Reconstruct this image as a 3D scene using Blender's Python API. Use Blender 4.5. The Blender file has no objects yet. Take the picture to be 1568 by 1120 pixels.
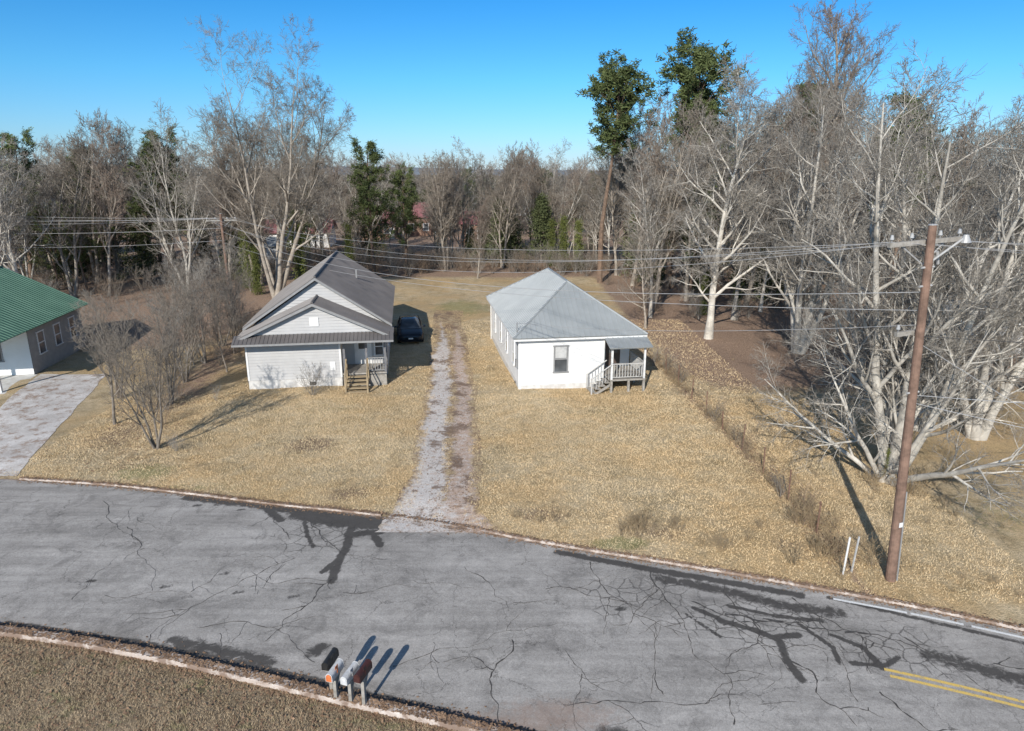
import bpy, math, random
import numpy as np
from mathutils import Vector
rng=np.random.default_rng(7); random.seed(7)
scene=bpy.context.scene; coll=scene.collection

# ---------------------------------------------------------------- materials
def sock(nt,s,v):
    if isinstance(v,bpy.types.NodeSocket): nt.links.new(v,s)
    elif isinstance(v,(tuple,list)) and len(v)==3 and s.type=='RGBA': s.default_value=(*v,1)
    else: s.default_value=v
def new_mat(name,rough=0.8,spec=0.3,metal=0.0):
    m=bpy.data.materials.new(name); m.use_nodes=True; nt=m.node_tree
    b=nt.nodes['Principled BSDF']; b.inputs['Roughness'].default_value=rough
    b.inputs['Specular IOR Level'].default_value=spec; b.inputs['Metallic'].default_value=metal
    return m,nt,b
def pos(nt): return nt.nodes.new('ShaderNodeNewGeometry').outputs['Position']
def objc(nt): return nt.nodes.new('ShaderNodeTexCoord').outputs['Object']
def noise(nt,scale,vec,detail=4,rough=0.55,dist=0.0,col=False):
    n=nt.nodes.new('ShaderNodeTexNoise'); n.inputs['Scale'].default_value=scale
    n.inputs['Detail'].default_value=detail; n.inputs['Roughness'].default_value=rough
    n.inputs['Distortion'].default_value=dist; nt.links.new(vec,n.inputs['Vector'])
    return n.outputs['Color' if col else 'Fac']
def ramp(nt,fac,stops):
    r=nt.nodes.new('ShaderNodeValToRGB'); e=r.color_ramp.elements
    while len(e)<len(stops): e.new(0.5)
    for i,(p,c) in enumerate(stops):
        e[i].position=p; e[i].color=(*c,1) if isinstance(c,(tuple,list)) else (c,c,c,1)
    nt.links.new(fac,r.inputs[0]); return r.outputs[0]
def mix(nt,fac,a,b,mode='MIX'):
    n=nt.nodes.new('ShaderNodeMix'); n.data_type='RGBA'; n.blend_type=mode
    sock(nt,n.inputs[0],fac); sock(nt,n.inputs[6],a); sock(nt,n.inputs[7],b); return n.outputs[2]
def mth(nt,op,a,b=0.0,clamp=False):
    n=nt.nodes.new('ShaderNodeMath'); n.operation=op; n.use_clamp=clamp
    sock(nt,n.inputs[0],a); sock(nt,n.inputs[1],b); return n.outputs[0]
def bump(nt,b,h,strength=0.5,dist=0.05):
    n=nt.nodes.new('ShaderNodeBump'); n.inputs['Strength'].default_value=strength
    n.inputs['Distance'].default_value=dist; nt.links.new(h,n.inputs['Height']); nt.links.new(n.outputs[0],b.inputs['Normal'])
def attr(nt,name):
    n=nt.nodes.new('ShaderNodeAttribute'); n.attribute_name=name; s=nt.nodes.new('ShaderNodeSeparateColor')
    nt.links.new(n.outputs['Color'],s.inputs[0]); return s.outputs
def simple(name,a,b=None,scale=3.0,rough=0.8,spec=0.3,metal=0.0,bs=0.2,bd=0.01,lo=0.35,hi=0.65):
    m,nt,bs_=new_mat(name,rough,spec,metal)
    if b is None: b=tuple(x*0.8 for x in a)
    n=noise(nt,scale,objc(nt),5,0.6)
    c=ramp(nt,n,[(lo,b),(hi,a)]); nt.links.new(c,bs_.inputs['Base Color'])
    if bs>0: bump(nt,bs_,noise(nt,scale*6,objc(nt),3),bs,bd)
    return m

def bark_mat(name,a,b,scale=2.5,var=0.3):
    m,nt,bs=new_mat(name,0.9,0.15)
    oi=nt.nodes.new('ShaderNodeObjectInfo').outputs['Random']
    n=noise(nt,scale,objc(nt),6,0.65,1.0)
    c=ramp(nt,n,[(0.3,b),(0.62,a)])
    v=mth(nt,'ADD',mth(nt,'MULTIPLY',oi,var),1.0-var*0.6)
    vc=nt.nodes.new('ShaderNodeCombineColor')
    for i in range(3): nt.links.new(v,vc.inputs[i])
    c=mix(nt,1.0,c,vc.outputs[0],'MULTIPLY'); nt.links.new(c,bs.inputs['Base Color'])
    bump(nt,bs,noise(nt,scale*8,objc(nt),3),0.4,0.03); return m
def leaf_mat(name,a,b,scale=1.2,var=0.4):
    m=bark_mat(name,a,b,scale,var); return m

M={}
M['bark_pale']=bark_mat('bark_pale',(0.64,0.60,0.53),(0.29,0.265,0.23),1.3)
M['bark_tan']=bark_mat('bark_tan',(0.42,0.37,0.31),(0.20,0.17,0.14),2)
M['bark_dark']=bark_mat('bark_dark',(0.27,0.235,0.20),(0.13,0.11,0.09),3)
M['twig_grey']=bark_mat('twig_grey',(0.35,0.32,0.28),(0.20,0.18,0.155),1,.45)
M['twig_tan']=bark_mat('twig_tan',(0.29,0.25,0.205),(0.165,0.14,0.115),1,.45)
M['twig_red']=bark_mat('twig_red',(0.30,0.24,0.195),(0.18,0.14,0.115),1,.45)
M['pine_bark']=bark_mat('pine_bark',(0.26,0.18,0.13),(0.12,0.09,0.07),3)
M['needles']=leaf_mat('needles',(0.14,0.17,0.065),(0.05,0.07,0.028),0.9)
M['cedar']=leaf_mat('cedar',(0.12,0.135,0.06),(0.045,0.06,0.027),0.9)
M['ivy']=leaf_mat('ivy',(0.18,0.20,0.06),(0.08,0.095,0.03),1.4)
M['weed_tan']=bark_mat('weed_tan',(0.50,0.385,0.235),(0.28,0.205,0.13),2)
M['weed_brown']=bark_mat('weed_brown',(0.33,0.25,0.185),(0.20,0.15,0.105),2)

# ---------------------------------------------------------------- mesh helpers
def mesh_np(name,V,F,mats,mi=None,smooth=False):
    V=np.ascontiguousarray(V,dtype=np.float32).reshape(-1,3); F=np.ascontiguousarray(F,dtype=np.int32); n=F.shape[1]
    me=bpy.data.meshes.new(name); me.vertices.add(len(V)); me.vertices.foreach_set('co',V.ravel())
    me.loops.add(F.size); me.loops.foreach_set('vertex_index',F.ravel())
    me.polygons.add(len(F)); me.polygons.foreach_set('loop_start',np.arange(0,F.size,n,dtype=np.int32))
    for m in mats: me.materials.append(m)
    if mi is not None: me.polygons.foreach_set('material_index',np.ascontiguousarray(mi,dtype=np.int32))
    me.polygons.foreach_set('use_smooth',np.full(len(F),smooth,dtype=bool))
    me.update(calc_edges=True); return me
def obj(name,me,parent=None,loc=(0,0,0),rot=(0,0,0),sc=(1,1,1)):
    o=bpy.data.objects.new(name,me); coll.objects.link(o); o.location=loc; o.rotation_euler=rot; o.scale=sc
    if parent: o.parent=parent
    return o
def empty(name,loc=(0,0,0),rz=0.0):
    return obj(name,None,None,loc,(0,0,rz))
def poly(name,parent,V,F,mat,smooth=False):
    me=bpy.data.meshes.new(name); me.from_pydata([tuple(v) for v in V],[],F); me.materials.append(mat)
    if smooth:
        for p in me.polygons: p.use_smooth=True
    me.update(); return obj(name,me,parent)
CF=[(0,3,2,1),(4,5,6,7),(0,1,5,4),(1,2,6,5),(2,3,7,6),(3,0,4,7)]
def boxverts(x0,x1,y0,y1,z0,z1):
    return [(x0,y0,z0),(x1,y0,z0),(x1,y1,z0),(x0,y1,z0),(x0,y0,z1),(x1,y0,z1),(x1,y1,z1),(x0,y1,z1)]
def box(name,parent,mat,x0,x1,y0,y1,z0,z1):
    return poly(name,parent,boxverts(x0,x1,y0,y1,z0,z1),CF,mat)
def cyl(name,parent,mat,p0,p1,r0,r1=None,n=10,smooth=True):
    r1=r0 if r1 is None else r1
    p0=np.array(p0,float);p1=np.array(p1,float);t=(p1-p0)/np.linalg.norm(p1-p0)
    ref=np.array([1,0,0]) if abs(t[2])>.7 else np.array([0,0,1.])
    u=np.cross(t,ref);u/=np.linalg.norm(u);w=np.cross(t,u);V=[];F=[]
    for p,r in((p0,r0),(p1,r1)):
        for k in range(n):
            a=2*math.pi*k/n; V.append(p+r*(math.cos(a)*u+math.sin(a)*w))
    for k in range(n): F.append((k,(k+1)%n,n+(k+1)%n,n+k))
    F.append(tuple(range(n-1,-1,-1)));F.append(tuple(range(n,2*n)))
    return poly(name,parent,V,F,mat)
class Wall:
    def __init__(s,o,a,n): s.o=np.array(o,float);s.a=np.array(a,float);s.n=np.array(n,float)
    def p(s,a,out,z): q=s.o+s.a*a+s.n*out; return (q[0],q[1],z)
def obox(name,parent,mat,w,a0,a1,o0,o1,z0,z1):
    V=[w.p(a0,o0,z0),w.p(a1,o0,z0),w.p(a1,o1,z0),w.p(a0,o1,z0),w.p(a0,o0,z1),w.p(a1,o0,z1),w.p(a1,o1,z1),w.p(a0,o1,z1)]
    return poly(name,parent,V,CF,mat)
def siding(name,parent,mat,w,z0,z1,fa,lap=0.17,out=0.004,proud=0.03):
    V=[];F=[];z=z0
    while z<z1-1e-4:
        zt=min(z+lap,z1); a0,a1=fa(z);b0,b1=fa(zt)
        if a1-a0<0.05: break
        if b1-b0<0.02: b0=b1=(a0+a1)/2; b1+=0.02
        i=len(V)
        V+= [w.p(a0,out+proud,z),w.p(a1,out+proud,z),w.p(b1,out,zt),w.p(b0,out,zt),w.p(a0,out-0.003,z),w.p(a1,out-0.003,z)]
        F+= [(i,i+1,i+2,i+3),(i+4,i+5,i+1,i)]; z=zt
    return poly(name,parent,V,F,mat)
def window(parent,w,a,z,wd,ht,fm,gm,name='window',trim=0.08,blind=None):
    obox(name+'_trim_left',parent,fm,w,a,a+trim,0.0,0.06,z,z+ht)
    obox(name+'_trim_right',parent,fm,w,a+wd-trim,a+wd,0.0,0.06,z,z+ht)
    obox(name+'_trim_top',parent,fm,w,a-0.03,a+wd+0.03,0.0,0.075,z+ht,z+ht+trim)
    obox(name+'_sill',parent,fm,w,a-0.04,a+wd+0.04,0.0,0.10,z-0.06,z)
    obox(name+'_glass',parent,gm,w,a+trim,a+wd-trim,0.0,0.036,z,z+ht)
    obox(name+'_rail',parent,fm,w,a+trim,a+wd-trim,0.037,0.055,z+ht*0.48,z+ht*0.53)
    if blind: obox(name+'_blind',parent,blind,w,a+trim+.02,a+wd-trim-.02,0.0362,0.039,z+ht*0.54,z+ht-0.02)
def roof_slab(name,parent,mat,P,eave,thick=0.06,rib=0.0,ribw=0.03,ribh=0.03):
    P=np.array(P,float); n=np.cross(P[1]-P[0],P[2]-P[0]); n/=np.linalg.norm(n)
    if n[2]<0: P=P[::-1]; n=-n
    k=len(P); V=list(P)+list(P-n*thick)
    F=[tuple(range(k)),tuple(range(2*k-1,k-1,-1))]+[(i,k+i,k+(i+1)%k,(i+1)%k) for i in range(k)]
    poly(name,parent,V,F,mat)
    if rib>0:
        e=np.array(eave,float); e/=np.linalg.norm(e); s=np.cross(n,e); s/=np.linalg.norm(s)
        o=P[0]; q=np.stack([(P-o)@e,(P-o)@s],1); V=[];F=[]
        x=q[:,0].min()+rib*0.5
        while x<q[:,0].max()-0.02:
            ys=[]
            for i in range(k):
                a=q[i];b=q[(i+1)%k]
                if (a[0]-x)*(b[0]-x)<0: ys.append(a[1]+(b[1]-a[1])*(x-a[0])/(b[0]-a[0]))
            if len(ys)>=2 and max(ys)-min(ys)>0.1:
                i0=len(V)
                for yy in (min(ys),max(ys)):
                    c=o+e*x+s*yy
                    V+=[c-e*ribw,c-e*ribw*0.5+n*ribh,c+e*ribw*0.5+n*ribh,c+e*ribw]
                F+=[(i0,i0+1,i0+5,i0+4),(i0+1,i0+2,i0+6,i0+5),(i0+2,i0+3,i0+7,i0+6),(i0,i0+3,i0+2,i0+1),(i0+4,i0+5,i0+6,i0+7)]
            x+=rib
        if V: poly(name+'_ribs',parent,V,F,mat)

# ---------------------------------------------------------------- road layout
def smooth_line(pts,xs,win):
    p=np.array(pts); y=np.interp(xs,p[:,0],p[:,1])
    for _ in range(3):
        yp=np.pad(y,win,mode='edge')
        yp[:win]=y[0]+(y[0]-y[1])*np.arange(win,0,-1); yp[-win:]=y[-1]+(y[-1]-y[-2])*np.arange(1,win+1)
        y=np.convolve(yp,np.ones(2*win+1)/(2*win+1),'valid')
    return y
XS=np.linspace(-90,70,3201)
YF=smooth_line([(-90,29.5),(-40,27.4),(-20.9,25.5),(-15.7,24.8),(-11.4,23.8),(-8.65,23.1),(-5.35,22.5),(-1.4,21.4),(-.54,20.98),(2.07,20.05),(4.52,19.34),(6.8,18.6),(9.1,17.8),(11.5,16.95),(13.9,15.9),(20,12.9),(35,4),(70,-18)],XS,20)
YN=smooth_line([(-90,21),(-40,19),(-20,16.9),(-14,16.0),(-12,15.66),(-10,15.2),(-8.07,14.7),(-6.2,14.15),(-4.44,13.6),(-2.8,13.15),(-1.25,12.75),(0,12.4),(4,11.0),(10,8.4),(20,3.3),(35,-6),(70,-28)],XS,20)
yf=lambda x:np.interp(x,XS,YF); yn=lambda x:np.interp(x,XS,YN)
def sm(x,a,b):
    t=np.clip((x-a)/(b-a),0,1); return t*t*(3-2*t)
def H(x,y):
    x=np.asarray(x,float);y=np.asarray(y,float)
    d=np.maximum(y-yf(x),yn(x)-y)
    h=-0.03+0.03*sm(d,-0.25,0.2)+0.12*sm(d,0.2,1.8)
    h=h+sm(d,2,6)*(0.05*np.sin(x*.45+1.3)*np.sin(y*.38)+0.03*np.sin(x*1.1+y*.7))
    h=h+sm(y,120,220)*(1.2*np.sin(x*.013+1)*np.sin(y*.017)+0.0)
    return h
def vnoise(x,y,s,seed=0):
    r=np.random.default_rng(seed).random((256,256)); X=x*s+1000;Y=y*s+1000
    xi=np.floor(X).astype(int);yi=np.floor(Y).astype(int);fx=X-xi;fy=Y-yi;fx=fx*fx*(3-2*fx);fy=fy*fy*(3-2*fy)
    g=lambda a,b:r[a%256,b%256]
    return (g(xi,yi)*(1-fx)+g(xi+1,yi)*fx)*(1-fy)+(g(xi,yi+1)*(1-fx)+g(xi+1,yi+1)*fx)*fy

FENCE=np.array([(10.5,18.6),(10.4,24.5),(9.9,34),(9.3,43),(8.5,56)])
fx_=lambda y:np.interp(y,FENCE[:,1],FENCE[:,0])
DRV=np.array([(-2.55,21.0),(-2.7,22.6),(-3.04,31.7),(-3.96,42.4),(-5.4,56.8),(-6.2,66)])
dx_=lambda y:np.interp(y,DRV[:,1],DRV[:,0])+0.10*np.sin(y*.55)

def lawn_color(nt,P):
    big=noise(nt,0.16,P,5,.65); mid=noise(nt,1.3,P,5,.65)
    lawn=mix(nt,ramp(nt,mid,[(.35,0.0),(.65,1.0)]),(0.57,0.435,0.26),(0.76,0.61,0.40))
    lawn=mix(nt,ramp(nt,big,[(.44,0.0),(.58,.75)]),lawn,(0.57,0.405,0.215))
    lawn=mix(nt,ramp(nt,noise(nt,.55,P,6,.75),[(.55,0.0),(.68,.7)]),lawn,(0.35,0.27,0.155))
    return mix(nt,1.0,lawn,ramp(nt,noise(nt,.32,P,5,.7),[(.3,(.78,.80,.82)),(.68,(1.12,1.10,1.08))]),'MULTIPLY')
# ---------------------------------------------------------------- ground
def axis(lo,hi,step,far,growth):
    a=list(np.arange(lo,hi+1e-6,step)); s=step;r=[];x=hi
    while x<far: s*=growth; x+=s; r.append(x)
    l=[];s=step;x=lo
    while x>-far: s*=growth;x-=s;l.append(x)
    return np.array(l[::-1]+a+r)
gx=axis(-42,42,0.35,5000,1.25); gy=axis(4,96,0.35,5000,1.25)
GX,GY=np.meshgrid(gx,gy,indexing='ij')
GZ=H(GX,GY)
nx,ny=GX.shape
idx=np.arange(nx*ny).reshape(nx,ny)
GF=np.stack([idx[:-1,:-1],idx[1:,:-1],idx[1:,1:],idx[:-1,1:]],-1).reshape(-1,4)
def gauss(x,y,cx,cy,sx,sy): return np.exp(-((x-cx)/sx)**2-((y-cy)/sy)**2)
d_far=GY-yf(GX); d_near=yn(GX)-GY
lit=sm(GX-fx_(GY),-0.5,3)*sm(GY,32,42)
lit=np.maximum(lit,sm(GY,74,86)); lit=np.maximum(lit,sm(-GX,19,24)*sm(GY,40,52)*.9)
hx=np.interp(GY,[24,30,45,70],[-16.5,-17.5,-19.5,-23])
lit=np.maximum(lit,0.6*np.exp(-((GX-hx)/2.0)**2)*sm(GY,29,36))
lit=np.maximum(lit,0.35*sm(GX,12,20)*sm(GY,18,30))
lit=np.maximum(lit,0.6*np.exp(-((GX-fx_(GY))/.35)**2)*(GY<60))
lit=np.maximum(lit,0.42*gauss(GX,GY,0,70,9,6))
nearb=sm(d_near,-.1,0.3)
grn=0.5*gauss(GX,GY,-5,62,3.0,5)+.95*gauss(GX,GY,3.6,20.4,1.3,.45)+.8*gauss(GX,GY,-15.2,26,1.5,.9)+.5*gauss(GX,GY,-12,24.6,4,.5)+.3*gauss(GX,GY,-1.5,60,6,5)+.45*gauss(GX,GY,18,22,4,3)+.4*gauss(GX,GY,-9.5,34,3,2)+.4*gauss(GX,GY,5,33,3,3)+.5*gauss(GX,GY,-2.6,30,.5,9)
drt=0.75*np.exp(-(d_far/.3)**2)+.8*np.exp(-((d_near-.15)/.4)**2)+.75*gauss(GX,GY,-9.2,28.8,1.6,1.4)+.6*gauss(GX,GY,-6.3,24,1.8,.9)+.6*gauss(GX,GY,1,22.3,1.8,1)+.55*gauss(GX,GY,5,21,1.8,.9)+.6*gauss(GX,GY,-18.5,30,2,3)+.5*gauss(GX,GY,9.2,20,1.2,1.5)+.45*gauss(GX,GY,-12.5,35.8,2.5,.5)
me=mesh_np('ground',np.stack([GX,GY,GZ],-1),GF,[],None,True)
def setcol(me,name,R,G,B):
    ca=me.color_attributes.new(name,'FLOAT_COLOR','POINT')
    a=np.stack([R.ravel(),G.ravel(),B.ravel(),np.ones(R.size)],1).astype(np.float32); ca.data.foreach_set('color',np.clip(a,0,1).ravel())
setcol(me,'mask',lit,grn,drt); setcol(me,'mask2',nearb,nearb*0,nearb*0)
m,nt,b=new_mat('ground_mat',0.95,0.1)
P=pos(nt); A=attr(nt,'mask'); A2=attr(nt,'mask2')
fine=noise(nt,14,P,4,.75); vf=noise(nt,45,P,3,.7)
lawn=lawn_color(nt,P)
nb=mix(nt,ramp(nt,noise(nt,2.0,P,5,.7),[(.35,0.0),(.65,1.0)]),(0.27,0.205,0.135),(0.46,0.36,0.245)); nb=mix(nt,ramp(nt,noise(nt,.9,P,5,.7),[(.55,0.0),(.66,.5)]),nb,(0.22,0.235,0.10)); lawn=mix(nt,A2[0],lawn,nb)
litc=mix(nt,ramp(nt,fine,[(.35,0.0),(.65,1.0)]),(0.26,0.175,0.125),(0.52,0.375,0.275))
grc=mix(nt,fine,(0.17,0.20,0.07),(0.35,0.34,0.15))
dic=mix(nt,ramp(nt,fine,[(.35,0.0),(.65,1.0)]),(0.20,0.14,0.095),(0.38,0.28,0.20))
def msk(s,k=.9,lo=.38,hi=.62):
    return ramp(nt,mth(nt,'ADD',s,mth(nt,'MULTIPLY',mth(nt,'SUBTRACT',noise(nt,2.3,P,6,.75),.5),k)),[(lo,0.0),(hi,1.0)])
c=mix(nt,msk(A[0]),lawn,litc); c=mix(nt,mth(nt,'MULTIPLY',msk(A[1],1.2),.6),c,grc); c=mix(nt,mth(nt,'MULTIPLY',msk(A[2]),.85),c,dic)
c=mix(nt,1.0,c,ramp(nt,fine,[(.30,0.58),(.5,.96),(.7,1.18)]),'MULTIPLY')
c=mix(nt,1.0,c,ramp(nt,vf,[(.3,0.70),(.65,1.15)]),'MULTIPLY')
nt.links.new(c,b.inputs['Base Color'])
bump(nt,b,mth(nt,'ADD',fine,mth(nt,'MULTIPLY',vf,.5)),.8,.09)
me.materials.append(m); obj('ground',me)

# ---------------------------------------------------------------- road
rx=np.concatenate([np.arange(-90,-27,1.0),np.arange(-27,22,0.08),np.arange(22,70.1,1.0)])
U=np.linspace(0,1,100)
RX=np.repeat(rx[:,None],100,1); RY=yn(RX)+(yf(RX)-yn(RX))*U[None]
RZ=0.0+0.03*np.sin(np.pi*U)[None]*np.ones_like(RX)
idx=np.arange(RX.size).reshape(RX.shape)
RF=np.stack([idx[:-1,:-1],idx[1:,:-1],idx[1:,1:],idx[:-1,1:]],-1).reshape(-1,4)
def seg_dist(X,Y,pts):
    D=np.full(X.shape,1e9)
    for (ax,ay),(bx,by) in zip(pts[:-1],pts[1:]):
        t=np.clip(((X-ax)*(bx-ax)+(Y-ay)*(by-ay))/((bx-ax)**2+(by-ay)**2+1e-9),0,1)
        D=np.minimum(D,np.hypot(X-ax-t*(bx-ax),Y-ay-t*(by-ay)))
    return D
st=np.zeros_like(RX)
def stain_and_shade(pts,w,s):
    global st; st=np.maximum(st,s*np.exp(-(seg_dist(RX,RY,pts)/w)**2))
stain_and_shade([(-12.4,23.85),(-9.5,23.2),(-7.6,22.7),(-5.8,22.2),(-4.4,21.9)],.32,1.0)
stain_and_shade([(-9.0,22.8),(-8.3,22.0)],.22,.85); stain_and_shade([(-7.8,22.5),(-6.4,21.9),(-4.8,21.7)],.5,.9)
stain_and_shade([(-5.7,22),(-5.5,20.3),(-5.55,19.4),(-5.5,18.2)],.17,1.0); stain_and_shade([(-5.6,21),(-4.6,21.2),(-4.2,21.7)],.24,1.0); stain_and_shade([(-4.7,20.9),(-4.4,20.3)],.17,1.0); stain_and_shade([(-7.4,21.9),(-7.0,20.9),(-6.6,20.2)],.1,.9)
stain_and_shade([(-5.5,19.6),(-5.9,18.7)],.12,.95)
stain_and_shade([(1.5,19.9),(4,19.0),(6.5,18.2),(8.5,17.5)],.2,.9); stain_and_shade([(4.5,18.4),(6.2,17.8),(8,16.9),(9.2,16.7)],.36,.72)
stain_and_shade([(5.8,16.3),(6.6,15.9),(7.1,15.5),(7.0,14.7),(7.1,14.0)],.13,1.0); stain_and_shade([(7.0,15.6),(7.7,15.7)],.14,1.0); stain_and_shade([(5.2,16.9),(6.0,16.2)],.1,1.0); stain_and_shade([(4.9,16.6),(5.6,15.6)],.07,.9); stain_and_shade([(7.9,16.2),(8.4,15.2),(8.3,14.6)],.08,.95)
stain_and_shade([(8.6,15.7),(9.2,15.2),(9.3,14.4)],.1,.95); stain_and_shade([(9.3,17.4),(13.5,15.4),(16,14.1)],.12,.75); stain_and_shade([(8.6,14.6),(9.4,14.5),(9.9,14.8)],.1,.9); stain_and_shade([(6.2,17.0),(7.4,16.5),(8.6,16.3)],.09,.9)
stain_and_shade([(10.8,14.9),(13,13.7)],.45,.68)
stain_and_shade([(-14,16.2),(-10,15.4),(-8,14.9),(-5.9,14.3),(-2,13.1),(2,11.9)],.17,.95); stain_and_shade([(-9,15.5),(-7.3,15.0),(-6.2,14.7)],.3,.72); stain_and_shade([(-5.2,15.0),(-5.0,15.2)],.28,.75); stain_and_shade([(2.1,12.4),(2.8,12.2)],.3,.75)  # long stroke paints near kerb's shadow plus a wet line into asphalt colour
for q in [(-12.9,18.2),(-9,18.6),(-8.2,17.6),(-10.5,17.9),(-11.9,23.1),(-11.1,23.2),(-10.1,22.8),(3.0,16.8),(-6.5,17.4)]:
    stain_and_shade([q,(q[0]+.2,q[1]+.05)],.13,.62)
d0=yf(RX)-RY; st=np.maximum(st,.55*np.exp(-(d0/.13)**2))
al=np.maximum.reduce([gauss(RX,RY,6.8,16.4,3.0,1.2),.9*gauss(RX,RY,-6.5,20.8,2.0,1.4),.9*gauss(RX,RY,10,15.2,1.8,1.3),.75*gauss(RX,RY,3.5,17.5,2.5,1.4),.3*gauss(RX,RY,0,15,4,2)])
ru=.8*gauss(RX,RY,1.0,12.9,2.2,.8)+.7*np.exp(-((d0-.02)/.16)**2)+.9*np.exp(-((RY-yn(RX))/.28)**2)+.5*gauss(RX,RY,-2.4,21.2,1.5,.8)
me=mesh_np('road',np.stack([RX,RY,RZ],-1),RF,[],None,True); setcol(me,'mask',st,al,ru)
m,nt,b=new_mat('asphalt_mat',0.9,0.2); P=pos(nt); A=attr(nt,'mask')
n1=noise(nt,.35,P,5,.6); n2=noise(nt,2.2,P,5,.65,1.0); sp=noise(nt,55,P,2,.8); sp2=noise(nt,18,P,3,.7)
c=mix(nt,ramp(nt,n1,[(.35,0.0),(.65,1.0)]),(0.335,0.315,0.292),(0.445,0.42,0.392))
c=mix(nt,ramp(nt,n2,[(.5,0.0),(.75,.6)]),c,(0.53,0.50,0.465))
mp=nt.nodes.new('ShaderNodeMapping'); mp.inputs['Rotation'].default_value=(0,0,.3); mp.inputs['Scale'].default_value=(.18,2.2,1); nt.links.new(P,mp.inputs[0])
c=mix(nt,1.0,c,ramp(nt,noise(nt,1.0,mp.outputs[0],4,.6),[(.3,.76),(.7,1.15)]),'MULTIPLY')
c=mix(nt,1.0,c,ramp(nt,noise(nt,.8,P,6,.75,.8),[(.34,.70),(.5,1.0)]),'MULTIPLY')
c=mix(nt,1.0,c,ramp(nt,sp,[(.3,.72),(.7,1.24)]),'MULTIPLY'); c=mix(nt,1.0,c,ramp(nt,sp2,[(.3,.82),(.7,1.14)]),'MULTIPLY')
def cracks(scale,width,dist):
    wv=nt.nodes.new('ShaderNodeVectorMath'); wv.operation='ADD'
    sc=nt.nodes.new('ShaderNodeVectorMath'); sc.operation='SCALE'; sc.inputs['Scale'].default_value=dist
    nt.links.new(noise(nt,1.6,P,5,.7,0,True),sc.inputs[0]); nt.links.new(P,wv.inputs[0]); nt.links.new(sc.outputs[0],wv.inputs[1])
    v=nt.nodes.new('ShaderNodeTexVoronoi'); v.feature='DISTANCE_TO_EDGE'; v.inputs['Scale'].default_value=scale; v.voronoi_dimensions='2D'
    nt.links.new(wv.outputs[0],v.inputs['Vector']); return ramp(nt,v.outputs['Distance'],[(0,1.0),(width,0.0)])
al_m=ramp(nt,mth(nt,'ADD',A[1],mth(nt,'MULTIPLY',mth(nt,'SUBTRACT',noise(nt,.9,P,4),.5),1.3)),[(.42,0.0),(.62,1.0)])
k1=mth(nt,'MULTIPLY',cracks(2.1,.06,.35),al_m)
gm=ramp(nt,noise(nt,.45,P,3,.6),[(.40,0.0),(.52,1.0)])
k2=mth(nt,'MULTIPLY',cracks(.5,.009,.9),gm)
k3=mth(nt,'MULTIPLY',cracks(1.1,.016,.6),ramp(nt,noise(nt,.3,P,3,.6),[(.47,0.0),(.57,1.0)]))
kk=mth(nt,'MAXIMUM',mth(nt,'MAXIMUM',mth(nt,'MULTIPLY',k1,.85),mth(nt,'MULTIPLY',k2,.7)),mth(nt,'MULTIPLY',k3,.5))
c=mix(nt,kk,c,(0.07,0.065,0.06))
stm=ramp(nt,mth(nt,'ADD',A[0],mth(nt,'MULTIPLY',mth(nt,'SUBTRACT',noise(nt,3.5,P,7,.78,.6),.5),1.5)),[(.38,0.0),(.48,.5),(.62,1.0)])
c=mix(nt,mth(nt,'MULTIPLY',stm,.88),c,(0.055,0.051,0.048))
rum=ramp(nt,mth(nt,'ADD',A[2],mth(nt,'MULTIPLY',mth(nt,'SUBTRACT',noise(nt,5,P,6,.75),.5),1.1)),[(.45,0.0),(.8,1.0)])
c=mix(nt,mth(nt,'MULTIPLY',rum,.5),c,(0.36,0.255,0.20))
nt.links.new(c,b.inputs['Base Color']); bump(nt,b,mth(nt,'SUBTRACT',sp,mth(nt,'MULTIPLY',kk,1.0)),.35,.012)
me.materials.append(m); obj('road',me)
def roadz(x,y):
    u=np.clip((y-yn(x))/(yf(x)-yn(x)),0,1); return 0.03*np.sin(np.pi*u)

V=[];F=[]
def crack(x,y,h,L,w,depth=0,pull=.3):
    s=.11;n=int(L/s);pts=[];hh=h
    for i in range(n):
        pts.append((x,y,hh)); hh+=random.gauss(0,.38); hh+=(h-hh)*pull; h+=random.gauss(0,.05); x+=s*math.cos(hh);y+=s*math.sin(hh)
        if y>yf(x)-.1 or y<yn(x)+.1: break
        if depth<2 and random.random()<.05: crack(x,y,hh+random.choice([-1,1])*random.uniform(.7,1.5),L*random.uniform(.2,.5),w*.7,depth+1)
    i0=len(V)
    for j,(a,c_,g) in enumerate(pts):
        ww=w*random.uniform(.25,1.4)*(1-.7*j/max(1,len(pts))); ox,oy=-math.sin(g)*ww/2,math.cos(g)*ww/2; z=float(roadz(a,c_))+.005
        V.append((a+ox,c_+oy,z));V.append((a-ox,c_-oy,z))
        if j: k=i0+2*j; F.append((k-2,k-1,k+1,k))
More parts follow.
